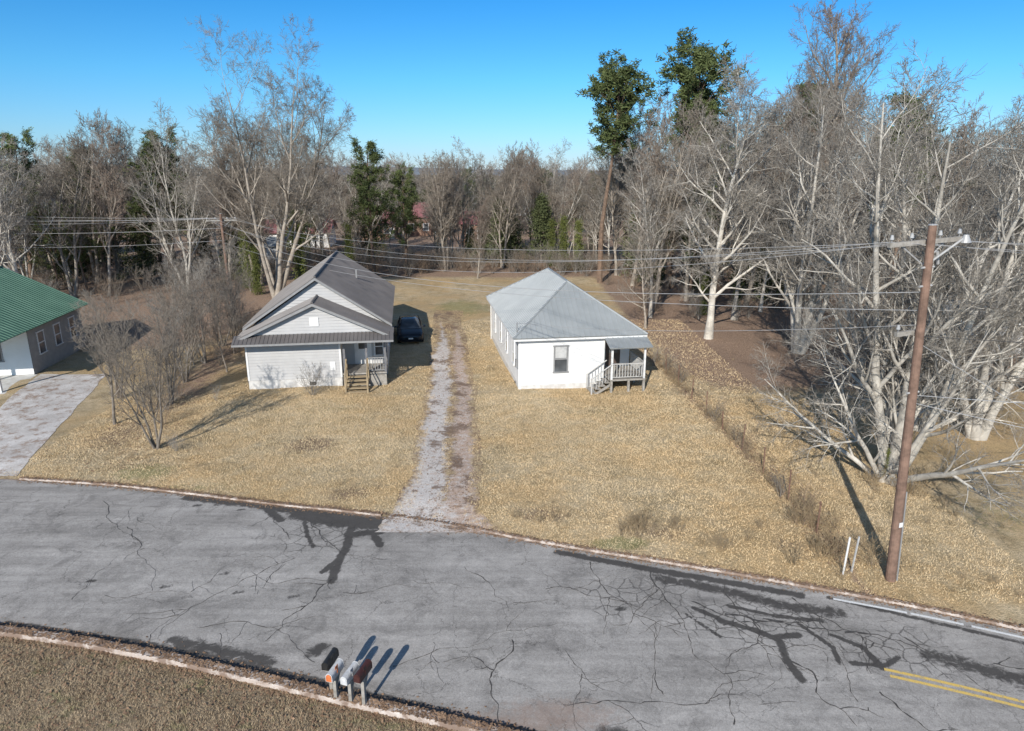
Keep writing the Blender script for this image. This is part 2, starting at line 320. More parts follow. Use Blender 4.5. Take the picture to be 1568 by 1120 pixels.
for (x,y,h,L,w) in [(-9.1,22.8,-1.2,3,.05),(-7.6,22.3,-1.0,5,.055),(-5.5,18.4,-1.9,3.5,.05),(-5.6,18.2,2.9,3,.03),(-7,19.5,-2.4,5,.03),(-5,17.6,.1,2.5,.03),(0,15.5,-1.75,3.5,.045),(2.5,19.3,-1.3,4.5,.04),(4.3,18.9,-1.5,5.5,.04),(6.4,18,-1.4,4,.045),(5.2,17.2,-.4,4,.06),(3.6,13.5,1.2,3,.03),(5,12.6,1.3,3,.03),(7,15,-1.4,3,.05),(8.2,17.4,-1.2,3.5,.05),(6,16.6,-.4,3,.08),(7,16.4,-.2,2.4,.09),(6.6,16.9,-.5,2.4,.08),(5.8,16.1,.3,2,.06),(9,15.8,-.3,2,.08),(-13.5,21.5,-.9,4,.03),(-15.5,23.5,-.6,5,.03),(-8.6,16,.4,4,.03),(1.2,13.2,.1,6,.03),(-3,14.5,.25,5,.025),(-12,17.5,-.2,3,.025),(-1.5,19,-.9,3,.03),(1,17.8,-.3,4,.03),(8.8,13.6,-1.2,2,.05),(10.5,15.6,-.9,3,.04),(12.2,14.6,-.5,3,.05)]:
    crack(x,y,h,L,w)
for _ in range(30):
    x=random.uniform(-16,14); u=random.uniform(.1,.9); crack(x,float(yn(x)+(yf(x)-yn(x))*u),random.choice([-.35,1.2,-1.7,2.8])+random.gauss(0,.4),random.uniform(.8,3),random.uniform(.012,.024))
poly('road_cracks',None,V,F,simple('tar_crack',(0.10,0.095,0.09),(0.055,0.05,0.048),8,.8,.3,bs=0))

def paint_mat(name,col,lo=.4,hi=.52):
    m,nt,b=new_mat(name,.7,.3); P=pos(nt)
    c=mix(nt,ramp(nt,noise(nt,14,P,5,.75),[(lo,0.0),(hi,1.0)]),(0.36,0.345,0.33),col); c=mix(nt,1.0,c,ramp(nt,noise(nt,50,P,2),[(.3,.75),(.7,1.1)]),'MULTIPLY')
    nt.links.new(c,b.inputs['Base Color']); return m
def ribbon(name,xs,off,w,mat,dz=.009,parent=None):
    V=[];F=[]
    for i,x in enumerate(xs):
        sl=(float(yf(x+.1))-float(yf(x-.1)))/.2; L=math.hypot(1,sl); nxx,nyy=sl/L,-1/L
        for d in (off-w/2,off+w/2):
            X=x+nxx*d;Y=float(yf(x))+nyy*d; V.append((X,Y,float(roadz(X,Y))+dz))
        if i: F.append((2*i-2,2*i-1,2*i+1,2*i))
    return poly(name,parent,V,F,mat)
pl=empty('painted_road_lines'); ym=paint_mat('yellow_paint',(0.80,0.56,0.16),.34,.46); wm=paint_mat('white_paint_road',(0.82,0.82,0.80),.3,.42)
ribbon('yellow_line_1',np.arange(10.4,60,.25),3.15,.10,ym,parent=pl); ribbon('yellow_line_2',np.arange(10.5,60,.25),3.37,.10,ym,parent=pl)
for a,bb in [(9.5,11.3),(11.38,12.7),(12.75,14.2),(14.3,40)]: ribbon('edge_line',np.arange(a,bb,.12),.34,.10,wm,parent=pl)

def kerb_mat():
    m,nt,b=new_mat('kerb_concrete',.9,.2); P=pos(nt)
    c=ramp(nt,noise(nt,3,P,5,.65),[(.3,(0.38,0.30,0.25)),(.55,(0.55,0.475,0.42)),(.7,(0.66,0.61,0.56))])
    c=mix(nt,ramp(nt,noise(nt,1.1,P,6,.75),[(.45,0.0),(.54,.9)]),c,(0.24,0.17,0.13)); nt.links.new(c,b.inputs['Base Color']); bump(nt,b,noise(nt,30,P,3),.4,.02); return m
KM=kerb_mat()
def kerb(name,f,sgn,x0,x1,wd,ht):
    V=[];F=[];xs=np.arange(x0,x1,.25)
    for i,x in enumerate(xs):
        sl=(float(f(x+.15))-float(f(x-.15)))/.3; L=math.hypot(1,sl); ox,oy=-sl/L*sgn,1/L*sgn; y=float(f(x)); j=.012*math.sin(x*9.1)+.01*math.sin(x*23)
        hh=ht+.008*math.sin(x*5)+.006*math.sin(x*17)
        for d,z in ((j,-.05),(j+.01,hh-.02),(j+.035,hh),(wd-.02,hh),(wd+j,hh-.025),(wd+j,-.05)): V.append((x+ox*d,y+oy*d,z))
        if i:
            a=(i-1)*6
            for k in range(5): F.append((a+k,a+6+k,a+7+k,a+k+1) if sgn<0 else (a+k,a+k+1,a+7+k,a+6+k))
    F.append((0,1,2,3,4,5)); n=len(V); F.append((n-1,n-2,n-3,n-4,n-5,n-6))
    return poly(name,None,V,F,KM)
kerb('kerb',yf,1,-80,-24.4,.15,.06); kerb('kerb',yf,1,-20.0,-4.6,.15,.06); kerb('kerb',yf,1,-.8,60,.15,.07); kerb('kerb',yn,-1,-80,60,.28,.14)

def strip(name,ys,xc,hw,nu,mat,skew=None,z=.014,ja=.13):
    V=[];UU=[];VV=[]
    u=np.linspace(-1,1,nu); O=np.array([0.])
    for y in ys:
        w=hw(y); yy=np.array([y])
        wl=w*(1+ja*2*(vnoise(yy,O,.8,3)[0]-.5)+ja*(vnoise(yy,O+5,4.5,4)[0]-.5)); wr=w*(1+ja*2*(vnoise(yy,O+9,.7,5)[0]-.5)+ja*(vnoise(yy,O+5,4.1,6)[0]-.5))
        for k in u: V.append((xc(y)+(wl if k<0 else wr)*k,y)); UU.append(k); VV.append(y)
    V=np.array(V); Z=np.maximum(H(V[:,0],V[:,1])+z,.012+roadz(V[:,0],V[:,1]))
    nY=len(ys); idx=np.arange(nY*nu).reshape(nY,nu); F=np.stack([idx[:-1,:-1],idx[:-1,1:],idx[1:,1:],idx[1:,:-1]],-1).reshape(-1,4)
    me=mesh_np(name,np.column_stack([V,Z]),F,[mat],None,True); setcol(me,'uvw',(np.array(UU)+1)/2,np.array(VV)/100,np.zeros(len(UU))); return obj(name,me)
m,nt,b=new_mat('gravel_drive_mat',.95,.15); P=pos(nt); A=attr(nt,'uvw')
def track(c0,w):
    d=mth(nt,'ABSOLUTE',mth(nt,'SUBTRACT',A[0],c0)); return mth(nt,'SUBTRACT',1.0,mth(nt,'DIVIDE',d,w))
wob=mth(nt,'MULTIPLY',mth(nt,'SUBTRACT',noise(nt,1.1,P,7,.78),.5),2.6)
fade=mth(nt,'MULTIPLY',ramp(nt,A[1],[(.44,0.0),(.60,1.0)]),1.3); nearf=mth(nt,'MULTIPLY',ramp(nt,A[1],[(.22,1.0),(.27,0.0)]),.5)
def tk(c0,w,lo,hi): return ramp(nt,mth(nt,'ADD',mth(nt,'SUBTRACT',mth(nt,'ADD',track(c0,w),wob),fade),nearf),[(lo,0.0),(hi,1.0)])
tl=tk(.29,.24,.0,.4); tr=tk(.74,.19,.05,.5)
f1=noise(nt,25,P,4,.8); f2=noise(nt,5,P,5,.75); f3=noise(nt,.8,P,6,.75,.5)
lawn=lawn_color(nt,P); lawn=mix(nt,1.0,lawn,ramp(nt,noise(nt,14,P,4,.75),[(.30,0.58),(.5,.96),(.7,1.18)]),'MULTIPLY')
edge=mix(nt,ramp(nt,f2,[(.42,0.0),(.57,.85)]),lawn,(0.28,0.195,0.13))
grv=ramp(nt,f1,[(.3,(0.44,0.395,0.355)),(.5,(0.70,0.65,0.605)),(.7,(0.86,0.82,0.78))])
drt2=ramp(nt,f1,[(.3,(0.36,0.25,0.185)),(.6,(0.64,0.485,0.385))])
c=mix(nt,tr,edge,mix(nt,ramp(nt,f2,[(.47,0.0),(.64,.85)]),drt2,grv)); c=mix(nt,tl,c,mix(nt,ramp(nt,f2,[(.35,0.1),(.5,1.0)]),drt2,grv))
c=mix(nt,ramp(nt,f3,[(.53,0.0),(.60,.85)]),c,mix(nt,f2,(0.13,0.09,0.065),(0.30,0.21,0.155)))
nt.links.new(c,b.inputs['Base Color']); bump(nt,b,mth(nt,'ADD',f1,f2),.8,.05)
strip('gravel_driveway',np.arange(21.15,60,.12),lambda y:float(dx_(y)),lambda y:1.5-.35*min(1,max(0,(y-30)/20))+.75*max(0,1-(y-21)/1.6),32,m)
m,nt,b=new_mat('concrete_drive_mat',.9,.2); P=pos(nt)
c=ramp(nt,noise(nt,.8,P,6,.7),[(.3,(0.44,0.405,0.375)),(.6,(0.66,0.63,0.60))]); c=mix(nt,1.0,c,ramp(nt,noise(nt,20,P,3),[(.3,.8),(.7,1.12)]),'MULTIPLY'); c=mix(nt,ramp(nt,noise(nt,1.7,P,6,.8),[(.50,0.0),(.60,.8)]),c,(0.28,0.19,0.135))
nt.links.new(c,b.inputs['Base Color']); bump(nt,b,noise(nt,30,P,3),.3,.01)
strip('concrete_driveway',np.arange(25.7,40,.25),lambda y:-22.3-(y-25.7)*.31,lambda y:2.0,14,m,ja=.05)

# ---------------------------------------------------------------- plants
def norm(a): return a/np.maximum(np.linalg.norm(a,axis=-1,keepdims=True),1e-9)
def grow(P,D,L,R0,R1,S,wob,trop,rg):
    pts=[P];d=norm(D)
    for i in range(S):
        d=norm(d+rg.normal(0,wob,d.shape)+np.array([0,0,trop])); P=P+d*(L/S)[:,None]; pts.append(P)
    tt=np.linspace(0,1,S+1)[None]; return np.stack(pts,1),R0[:,None]*(1-tt)+R1[:,None]*tt
def tubes(pts,rad,sides,off):
    N,S1,_=pts.shape; T=norm(np.gradient(pts,axis=1)); tm=T.mean(1)
    ref=np.where(np.abs(tm[:,2:3])>.75,np.array([[1.,0,0]]),np.array([[0,0,1.]]))[:,None,:]
    U=norm(np.cross(T,np.broadcast_to(ref,T.shape))); W=np.cross(T,U); a=2*np.pi*np.arange(sides)/sides
    V=pts[:,:,None]+rad[:,:,None,None]*(np.cos(a)[:,None]*U[:,:,None]+np.sin(a)[:,None]*W[:,:,None])
    i=np.arange(N*S1*sides).reshape(N,S1,sides); j=np.roll(i,-1,2)
    F=np.stack([i[:,:-1],j[:,:-1],j[:,1:],i[:,1:]],-1).reshape(-1,4)+off
    return V.reshape(-1,3),F
def kids(pts,rad,Lp,k,t0,t1,ang,lr,shape,rr,rg):
    N,S1,_=pts.shape;S=S1-1; j=np.arange(k)[None]
    t=np.clip(t0+(t1-t0)*(j+rg.random((N,k)))/k,0,.999); f=t*S;i=np.floor(f).astype(int);w=(f-i)[...,None]; n=np.arange(N)[:,None]
    p=pts[n,i]*(1-w)+pts[n,i+1]*w; T=norm(pts[n,i+1]-pts[n,i]); r=(rad[n,i]*(1-w[...,0])+rad[n,i+1]*w[...,0])
    ref=np.where(np.abs(T[...,2:3])>.8,np.array([1.,0,0]),np.array([0,0,1.])); U=norm(np.cross(T,ref));W=np.cross(T,U)
    az=j*2.4+rg.random((N,1))*6.28+rg.normal(0,.5,(N,k)); a=ang*rg.uniform(.65,1.3,(N,k))
    D=np.cos(a)[...,None]*T+np.sin(a)[...,None]*(np.cos(az)[...,None]*U+np.sin(az)[...,None]*W)
    L=lr*Lp[:,None]*(1-shape*t)*rg.uniform(.6,1.2,(N,k))
    return p.reshape(-1,3),D.reshape(-1,3),L.ravel(),(r*rr).ravel()
def bare(name,seed,Ht,stems,sang,r0,specs,mats,bend=.12,strop=.05,rmin=.008,stemS=9,slen=1.0,xy=1.0,sv=(.6,1.3)):
    rg=np.random.default_rng(seed); az=np.arange(stems)*2*np.pi/stems+rg.normal(0,.25,stems)+seed; sa=sang*rg.uniform(sv[0],sv[1],stems)
    D=np.stack([np.sin(sa)*np.cos(az),np.sin(sa)*np.sin(az),np.cos(sa)],1); P0=np.stack([np.cos(az)*.1*(stems>1),np.sin(az)*.1*(stems>1),np.full(stems,-.15)],1)*np.array([r0*6,r0*6,1])
    L=np.full(stems,slen)*rg.uniform(.85,1.05,stems)*Ht; R=np.full(stems,r0)*rg.uniform(.75,1.1,stems)
    pts,rad=grow(P0,D,L,R,R*.12,stemS,bend,strop,rg); rad[:,0]*=1.35
    VV=[];FF=[];MI=[];off=0
    def add(p,r,s,mi):
        nonlocal off
        V,F=tubes(p,r,s,off); off+=len(V); VV.append(V);FF.append(F);MI.append(np.full(len(F),mi))
    add(pts,rad,9,0)
    for li,(k,t0,t1,ang,lr,shape,rr,S,wob,trop,sides,mi) in enumerate(specs):
        P,D,Lc,R=kids(pts,rad,L,k,t0,t1,ang,lr,shape,rr,rg)
        R=np.maximum(np.minimum(R,Lc*.028),rmin); pts,rad=grow(P,D,Lc,R,np.maximum(R*.3,rmin*.6),S,wob,trop,rg); L=Lc; add(pts,rad,sides,mi)
    V=np.concatenate(VV);F=np.concatenate(FF); s=Ht/np.percentile(V[:,2],99.7); V=V*np.array([s*xy,s*xy,s])
    return mesh_np(name,V,F,mats,np.concatenate(MI),True)
def specs(k1,k2,k3,k4,k5,ang=.75,up=.06,t0=.3,lr=.55,w1=.10):
    s=[(k1,t0,.97,ang,lr,.45,.62,7,w1,up,6,0),(k2,.2,.97,.75,.55,.4,.6,5,.13,up,4,0),(k3,.15,1,.75,.55,.3,.6,4,.15,up*.8,3,1)]
    if k4: s.append((k4,.1,1,.7,.55,.2,.7,3,.16,up*.6,3,1))
    if k5: s.append((k5,.1,1,.65,.6,.2,.8,2,.15,up*.4,3,1))
    return s
BP=[M['bark_pale'],M['twig_grey']];BT=[M['bark_tan'],M['twig_tan']];BD=[M['bark_dark'],M['twig_tan']];BR=[M['bark_tan'],M['twig_red']]
hero_oak=bare('oak_mesh',9,23,5,.34,.30,specs(11,8,7,6,4,.6,.05,.22,.42,.08),BT,.045,.0,.009,xy=1.0,sv=(.8,1.1))
hero_mid=bare('mid_mesh',11,19,1,.03,.42,specs(28,8,7,6,4,.9,.05,.16,.36,.08),BP,.05,.05,.009)
near_low=bare('near_low_mesh',6,8.5,5,.9,.17,specs(9,7,6,5,0,.7,.0,.15,.5),BP,.08,.015,.006,xy=.85)
near_up=bare('near_up_mesh',12,15.5,5,.20,.24,specs(15,8,7,6,0,.75,.06,.16,.34),BP,.05,.02,.007,sv=(.4,1.5))
hero_tall=bare('tall_mesh',8,25,1,.03,.38,specs(24,7,6,6,3,.6,.12,.30,.34),BR,.04,.05,.010)
bg=[bare('bgA',21,16,1,.05,.24,specs(22,7,6,6,0,.7,.07,.22,.37),BP,.06,.04,.014),
    bare('bgB',22,16,2,.2,.20,specs(13,7,6,6,0,.7,.07,.2,.40),BT,.06,.03,.014),
    bare('bgC',23,16,1,.05,.22,specs(22,7,6,5,0,.55,.12,.28,.35),BR,.05,.04,.014),
    bare('bgD',24,16,3,.22,.18,specs(11,7,6,5,0,.65,.06,.2,.40),BP,.07,.03,.014),
    bare('bgE',25,15,1,.06,.20,specs(20,7,6,5,0,.8,.06,.2,.39),BT,.06,.04,.014)]
far=[bare('farA',26,16,1,.05,.22,specs(18,7,7,0,0,.7,.07,.22,.42),BT,.06,.04,.032),
     bare('farB',27,16,2,.2,.18,specs(11,6,7,0,0,.7,.07,.2,.45),BT,.06,.03,.032),
     bare('farC',28,16,1,.05,.22,specs(18,7,7,0,0,.6,.1,.25,.40),BR,.05,.04,.032)]
small=[bare('smA',31,7,4,.30,.085,specs(8,6,6,4,0,.55,.10,.2,.5),BD,.08,.04,.007),
       bare('smB',32,7,1,.05,.10,specs(15,6,6,5,0,.7,.12,.25,.42),BD,.06,.05,.007),
       bare('smC',33,7,3,.22,.085,specs(10,6,6,4,0,.6,.10,.2,.45),[M['bark_dark'],M['twig_grey']],.08,.04,.007)]
def shrub(name,seed,Ht,stems,r,mats,sang=.5,rmin=.005,k=(6,5,0)):
    s=[(k[0],.15,.97,.6,.5,.3,.6,4,.15,.08,3,1),(k[1],.1,1,.6,.5,.3,.7,3,.18,.06,3,1)]
    if k[2]: s.append((k[2],.1,1,.6,.5,.2,.8,2,.18,.04,3,1))
    return bare(name,seed,Ht,stems,sang,r,s,mats,.12,.06,rmin,6)
shr=[shrub('shA',41,2.4,8,.018,[M['twig_tan'],M['twig_tan']],.35,.006),shrub('shB',42,2.2,9,.016,[M['weed_brown'],M['weed_brown']],.45,.006),shrub('shC',43,2.6,7,.02,[M['twig_grey'],M['twig_grey']],.3,.006)]
fshrub=shrub('fshrub',44,2.2,10,.02,[M['twig_grey'],M['twig_grey']],.45,.005,(6,5,3))
weed=[shrub('wdA',51,.7,9,.006,[M['weed_tan'],M['weed_tan']],.45,.004,(4,3,0)),shrub('wdB',52,.8,8,.006,[M['weed_brown'],M['weed_tan']],.5,.004,(4,3,0))]

def quads_at(C,size,rg,long=1.0,updir=None):
    N=len(C); a=norm(rg.normal(0,1,(N,3))); bq=norm(np.cross(a,rg.normal(0,1,(N,3)))); s=(size*rg.uniform(.6,1.3,N))[:,None]
    V=np.stack([C-a*s*long-bq*s,C+a*s*long-bq*s*.6,C+a*s*long+bq*s*.6,C-a*s*long+bq*s],1); return V.reshape(-1,3),np.arange(4*N).reshape(-1,4)
def combine(name,parts,mats,smooth=False):
    V=[];F=[];MI=[];o=0
    for v,f,mi in parts: V.append(v);F.append(f+o);MI.append(np.full(len(f),mi));o+=len(v)
    return mesh_np(name,np.concatenate(V),np.concatenate(F),mats,np.concatenate(MI),smooth)
def pine(name,seed,Ht,cb=.5,spread=.2,nb=46,mat='needles',n=26,round_=False):
    rg=np.random.default_rng(seed); D=np.array([[0,0,1.]]);pts,rad=grow(np.array([[0,0,-.1]]),D,np.array([Ht*.97]),np.array([Ht*.015]),np.array([.04]),10,.03,.05,rg)
    parts=[(*tubes(pts,rad,8,0),0)]
    P,Dk,L,R=kids(pts,rad,np.array([Ht*spread]),nb,cb,.985,1.15,1.0,.0,.35,rg)
    t=(P[:,2]/Ht-cb)/(1-cb); prof=np.sqrt(np.clip(1-(t*1.7-.75)**2,.12,1)) if round_ else np.clip(1.1-t*.75,.2,1)
    L=Ht*spread*prof*rg.uniform(.35,1.15,len(P))
    bp,br=grow(P,Dk,L,np.minimum(R,.07),np.full(len(P),.015),5,.14,.10,rg); parts.append((*tubes(bp,br,4,0),0))
    P2,D2,L2,R2=kids(bp,br,L,6,.4,1,.8,.42,.2,.6,rg); tp,tr_=grow(P2,D2,L2,np.maximum(R2,.01),np.full(len(P2),.008),3,.15,.12,rg); parts.append((*tubes(tp,tr_,3,0),0))
    C=np.concatenate([tp[:,3],bp[:,-1],tp[::2,2]])
    CC=np.repeat(C,n,0)+rg.normal(0,.14,(len(C)*n,3)); dd=norm(rg.normal(0,1,CC.shape)*np.array([1,1,.6])+np.array([0,0,.35])); ln=rg.uniform(.22,.48,len(CC))[:,None]*Ht/20; side=norm(np.cross(dd,rg.normal(0,1,CC.shape)))*.042*Ht/20
    base=CC+dd*ln*.12; Vn=np.stack([base-side,base+side,CC+dd*ln+side*.7,CC+dd*ln-side*.7],1).reshape(-1,3)
    parts.append((Vn,np.arange(len(Vn)).reshape(-1,4),1)); return combine(name,parts,[M['pine_bark'],M[mat]])
def cedar(name,seed,Ht,w):
    rg=np.random.default_rng(seed); pts,rad=grow(np.array([[0,0,-.1]]),np.array([[0,0,1.]]),np.array([Ht*.95]),np.array([.14]),np.array([.02]),8,.03,.05,rg)
    parts=[(*tubes(pts,rad,6,0),0)]; n=200; z=rg.random(n)**.8*.9+.08; a=rg.random(n)*6.28; prof=w*(1-z)**.6*(1+.3*np.sin(z*23+a*3))*rg.uniform(.45,1.2,n)
    C=np.stack([np.cos(a)*prof,np.sin(a)*prof,z*Ht],1); CC=np.repeat(C,34,0)+rg.normal(0,1,(n*34,3))*np.array([.34,.34,.30])*Ht/8*.75
    V,F=quads_at(CC,.05*Ht/8,rg,1.8); parts.append((V,F,1)); return combine(name,parts,[M['bark_dark'],M['cedar']])
def ivy(name,seed,Ht):
    rg=np.random.default_rng(seed); n=150; z=rg.random(n)*.85; a=rg.random(n)*6.28; r=(.25+.75*rg.random(n))*.065*Ht*(1.1-z)*(1+.5*np.sin(z*17+seed))
    C=np.stack([np.cos(a)*r,np.sin(a)*r,z*Ht],1); CC=np.repeat(C,30,0)+rg.normal(0,.3,(n*30,3)); V,F=quads_at(CC,.055,rg,1.1); return mesh_np(name,V,F,[M['ivy']],None,False)
pines=[pine('pineA',61,22,.64,.17,54,round_=True),pine('pineB',62,20,.5,.18,60),pine('pineC',63,16,.28,.27,56)]
cedars=[cedar('cedA',71,8,2.2),cedar('cedB',72,9,1.9)]
ivies=[ivy('ivyA',81,10),ivy('ivyB',82,9)]
def put(name,me,x,y,s=1.0,rz=None,parent=None,sz=None):
    rz=random.uniform(0,6.28) if rz is None else rz
    return obj(name,me,parent,(x,y,float(H(x,y))-.02),(0,0,rz),(s,s,s if sz is None else sz))

put('oak_tree',hero_oak,-23.0,66,1.03,3.6)
put('bare_tree',hero_mid,14.6,49.4,1.0,.5)
put('sycamore_tree',near_up,15.3,25.4,1.0,2.2); put('sycamore_tree',near_low,14.9,25.0,1.0,3.6)
put('tall_bare_tree',hero_tall,26.3,58,1.0,0)
put('bare_tree',bg[0],24.0,38.5,1.1,1.0); put('bare_tree',bg[3],20.0,36,1.0,2.0); put('bare_tree',hero_mid,38,47,.9,3.0); put('tall_bare_tree',hero_tall,40,50,.9,2)
put('sycamore_tree',near_up,21.5,29.5,.95,4.4); put('bare_tree',bg[1],27,30,1.05,1.4); put('bare_tree',bg[0],18.5,56,1.15,2); put('bare_tree',bg[2],21.5,62,1.25,1); put('bare_tree',bg[1],12.5,60,1.1,5)
put('bare_tree',bg[4],10.6,53,.55,1); put('bare_tree',bg[2],-4,79,.6,2); put('bare_tree',near_low,19.5,30.5,.95,1.0); put('sycamore_tree',near_up,19.5,45,1.1,3)
put('pine_tree',pines[0],9.8,76,1.0,.3); put('pine_tree',pines[0],16.5,72,1.06,1); put('pine_tree',pines[1],28,74,1.04,2); put('pine_tree',pines[1],33.5,60,.92,3); put('pine_tree',pines[1],34,78,1.05,3); put('pine_tree',pines[1],23,78,1.0,5)
put('pine_tree',pines[2],-16.5,82,.95,1); put('pine_tree',pines[1],-48,78,.72,1); put('pine_tree',pines[2],-13.3,86,.75,4)
for (x,y,i,s,r) in [(-15.9,28.4,0,.98,0),(-19.4,31.3,1,.95,1),(-18.2,34.6,2,.85,2),(-19.3,38.5,0,.95,3),(-19.8,42.4,2,1.0,4),(-17.6,40.5,1,.7,5),(-21.5,35.5,2,.85,2.5),(-20.5,47,0,1.0,1),(-22.5,44,1,1.0,3),(-21.5,52,2,1.05,5),(-24.2,50,0,.95,2),(-18.9,45,2,.7,1)]:
    put('small_bare_tree',small[i],x,y,s,r)
put('bare_shrub',fshrub,-11.0,35.9,.9,1); put('bare_shrub',fshrub,-14.9,28.1,.4,2)

us=empty('undergrowth'); wm_=empty('dry_weeds'); bw=empty('background_trees'); dw=empty('distant_trees')
for _ in range(40):
    y=random.uniform(31,58); x=float(np.interp(y,[24,30,45,70],[-16.5,-18,-20.5,-23]))+random.gauss(0,1.3); put('brush',random.choice(shr),x,y,random.uniform(.4,.9),parent=us)
for _ in range(80):
    y=random.uniform(44,76); x=random.uniform(float(fx_(y))+1.5,50); put('brush',random.choice(shr),x,y,random.uniform(.4,1.0),parent=us)
for _ in range(170):
    x=random.uniform(-28,14); put('brush',random.choice(shr),x,random.uniform(82,96)+abs(x+3)*-.15,random.uniform(.7,1.5),parent=us)
for _ in range(100):
    put('brush',random.choice(shr),random.uniform(-75,-24),random.uniform(58,95),random.uniform(.6,1.4),parent=us)
for _ in range(60):
    y=random.uniform(19,44); put('weeds',random.choice(weed),float(fx_(y))+random.gauss(0,.2),y,random.uniform(.35,.9),parent=wm_)
for _ in range(18):
    y=random.uniform(18.3,22); put('weeds',random.choice(weed),float(fx_(y))+random.gauss(-.1,.6),y,random.uniform(.7,1.5),parent=wm_)
for _ in range(12):
    y=random.uniform(19,42); put('brush',random.choice(shr),float(fx_(y))+random.gauss(0,.3),y,random.uniform(.35,.7),parent=us)
for (x,y,n,sd,s) in [(1.2,22.2,9,.8,.45),(4.7,21.2,16,.6,.75),(6.8,20,7,.35,.9),(-6.3,24.2,5,.8,.35),(-16,27,7,1,.35),(13.5,17.6,6,1,.45),(-4.6,26,6,.4,.25),(-4.7,33,8,.25,.3),(15.2,24.4,14,.9,1.1),(14.5,22.5,7,1.2,.6),(-9.5,35.5,6,1.8,.3)]:
    for _ in range(n): put('weeds',random.choice(weed),random.gauss(x,sd),random.gauss(y,sd*.45 if sd>.3 else 3),s*random.uniform(.6,1.3),parent=wm_)
for _ in range(60):
    x=random.uniform(11,20); y=random.uniform(20,44); put('weeds',random.choice(weed),x,y,random.uniform(.2,.5),parent=wm_)
def bgtree(x,y,hs,par,nm='bare',L=bg):
    put(nm,random.choice(L),x,y,hs*random.uniform(.8,1.15),parent=par)
for _ in range(48):
    bgtree(random.uniform(11,55),random.uniform(56,100),1.12,bw)
for _ in range(12): bgtree(random.uniform(38,60),random.uniform(30,56),1.05,bw)
for _ in range(40):
    bgtree(random.uniform(-85,-27),random.uniform(66,105),1.02,bw)
for _ in range(7): bgtree(random.uniform(-60,-42),random.uniform(50,66),.95,bw)
for _ in range(42):
    x=random.uniform(-27,12);y=random.uniform(86,106)
    if (-.19<x/y<-.14) and random.random()<.5: continue
    bgtree(x,y,.9,bw)
for _ in range(44):
    x=random.uniform(-80,-26);put('evergreen',random.choice(cedars+[pines[2]]),x,random.uniform(68,108),random.uniform(.5,1.0),parent=bw)
for _ in range(18):
    x=random.uniform(-20,14)
    if -.19<x/97<-.06: continue
    put('evergreen',random.choice(cedars),x,random.uniform(90,104),random.uniform(.5,1.0),parent=bw)
for _ in range(38):
    put('evergreen',random.choice(cedars+[pines[2]]),random.uniform(13,62),random.uniform(64,105),random.uniform(.6,1.05),parent=bw)
for (x,y,s) in [(6.5,87,.85),(8.3,86,.8),(5.2,90,.7),(-18,76,.75),(-22,71,.85),(-25.5,68,.6),(-28,72,.7),(16.5,58,.4),(20,60,.4),(-1,90,.5),(15.0,25.2,.17),(31,44,.35),(35,40,.4)]:
    put('ivy',random.choice(ivies),x,y,s,parent=bw)
for _ in range(400):
    y=110+190*random.random()**.9; x=random.uniform(-.95,.95)*y
    if y<128 and -.20*y<x<-.04*y and random.random()<.6: continue
    if 125<y<152 and (abs(x+50)<9 or abs(x-52)<9): continue
    r=random.random()
    if r<.68: bgtree(x,y,.88,dw,'bare',far)
    elif r<.86: put('evergreen',random.choice(cedars),x,y,random.uniform(.9,1.4),parent=dw)
    else: put('evergreen',pines[2],x,y,random.uniform(.6,.85),parent=dw)
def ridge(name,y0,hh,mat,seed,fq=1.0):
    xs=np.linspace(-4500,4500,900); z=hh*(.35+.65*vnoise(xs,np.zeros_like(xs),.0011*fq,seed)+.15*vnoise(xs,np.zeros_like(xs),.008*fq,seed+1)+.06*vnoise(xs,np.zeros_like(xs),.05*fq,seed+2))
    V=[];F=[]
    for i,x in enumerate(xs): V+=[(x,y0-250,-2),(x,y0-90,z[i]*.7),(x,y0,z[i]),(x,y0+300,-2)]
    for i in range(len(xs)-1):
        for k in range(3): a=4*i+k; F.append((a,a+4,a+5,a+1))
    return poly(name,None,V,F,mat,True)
ridge('tree_canopy_ridge',620,17,simple('far_canopy',(0.23,0.215,0.19),(0.11,0.12,0.10),.05,1,.0,bs=0),90,2)
ridge('hills',2600,34,simple('far_hills_hazed',(0.24,0.27,0.30),(0.18,0.21,0.24),.004,1,.0,bs=0),95,1.6)  # blue-grey base colour carries the aerial haze over the hills

def leaves(name,X,Y,size,mat,onroad=False):
    Z=np.maximum(H(X,Y),0)+.02+rng.random(len(X))*.02
    if onroad: Z=np.where((Y<yf(X))&(Y>yn(X)),roadz(X,Y)+.012,np.where((Y>=yf(X))&((Y-yf(X))<.18),.085,np.where((Y<=yn(X))&((yn(X)-Y)<.3),.155,Z)))
    C=np.stack([X,Y,Z],1); N=len(C); a=rng.random(N)*6.28; s=size*rng.uniform(.5,1.3,N); A_=np.stack([np.cos(a),np.sin(a),rng.normal(0,.2,N)],1)*s[:,None];B_=np.stack([-np.sin(a),np.cos(a),rng.normal(0,.2,N)],1)*s[:,None]*.6
    V=np.stack([C-A_,C+B_,C+A_,C-B_],1).reshape(-1,3); obj(name,mesh_np(name,V,np.arange(4*N).reshape(-1,4),[mat]))
LM=simple('dead_leaf',(0.38,0.25,0.16),(0.18,0.115,0.075),4,.9,.1,bs=0)
a=rng.uniform(-20,16,6500);n=len(a); xa=a;ya=yf(a)+rng.normal(.05,.14,n)
bq=rng.uniform(-18,6,6500);yb=yn(bq)+rng.normal(-.12,.2,len(bq))
y3=rng.uniform(21,60,2600);x3=dx_(y3)+rng.normal(.1,.75,2600)
x4=rng.uniform(-18,0,4000);y4=yn(x4)-np.abs(rng.normal(0,2.5,4000))
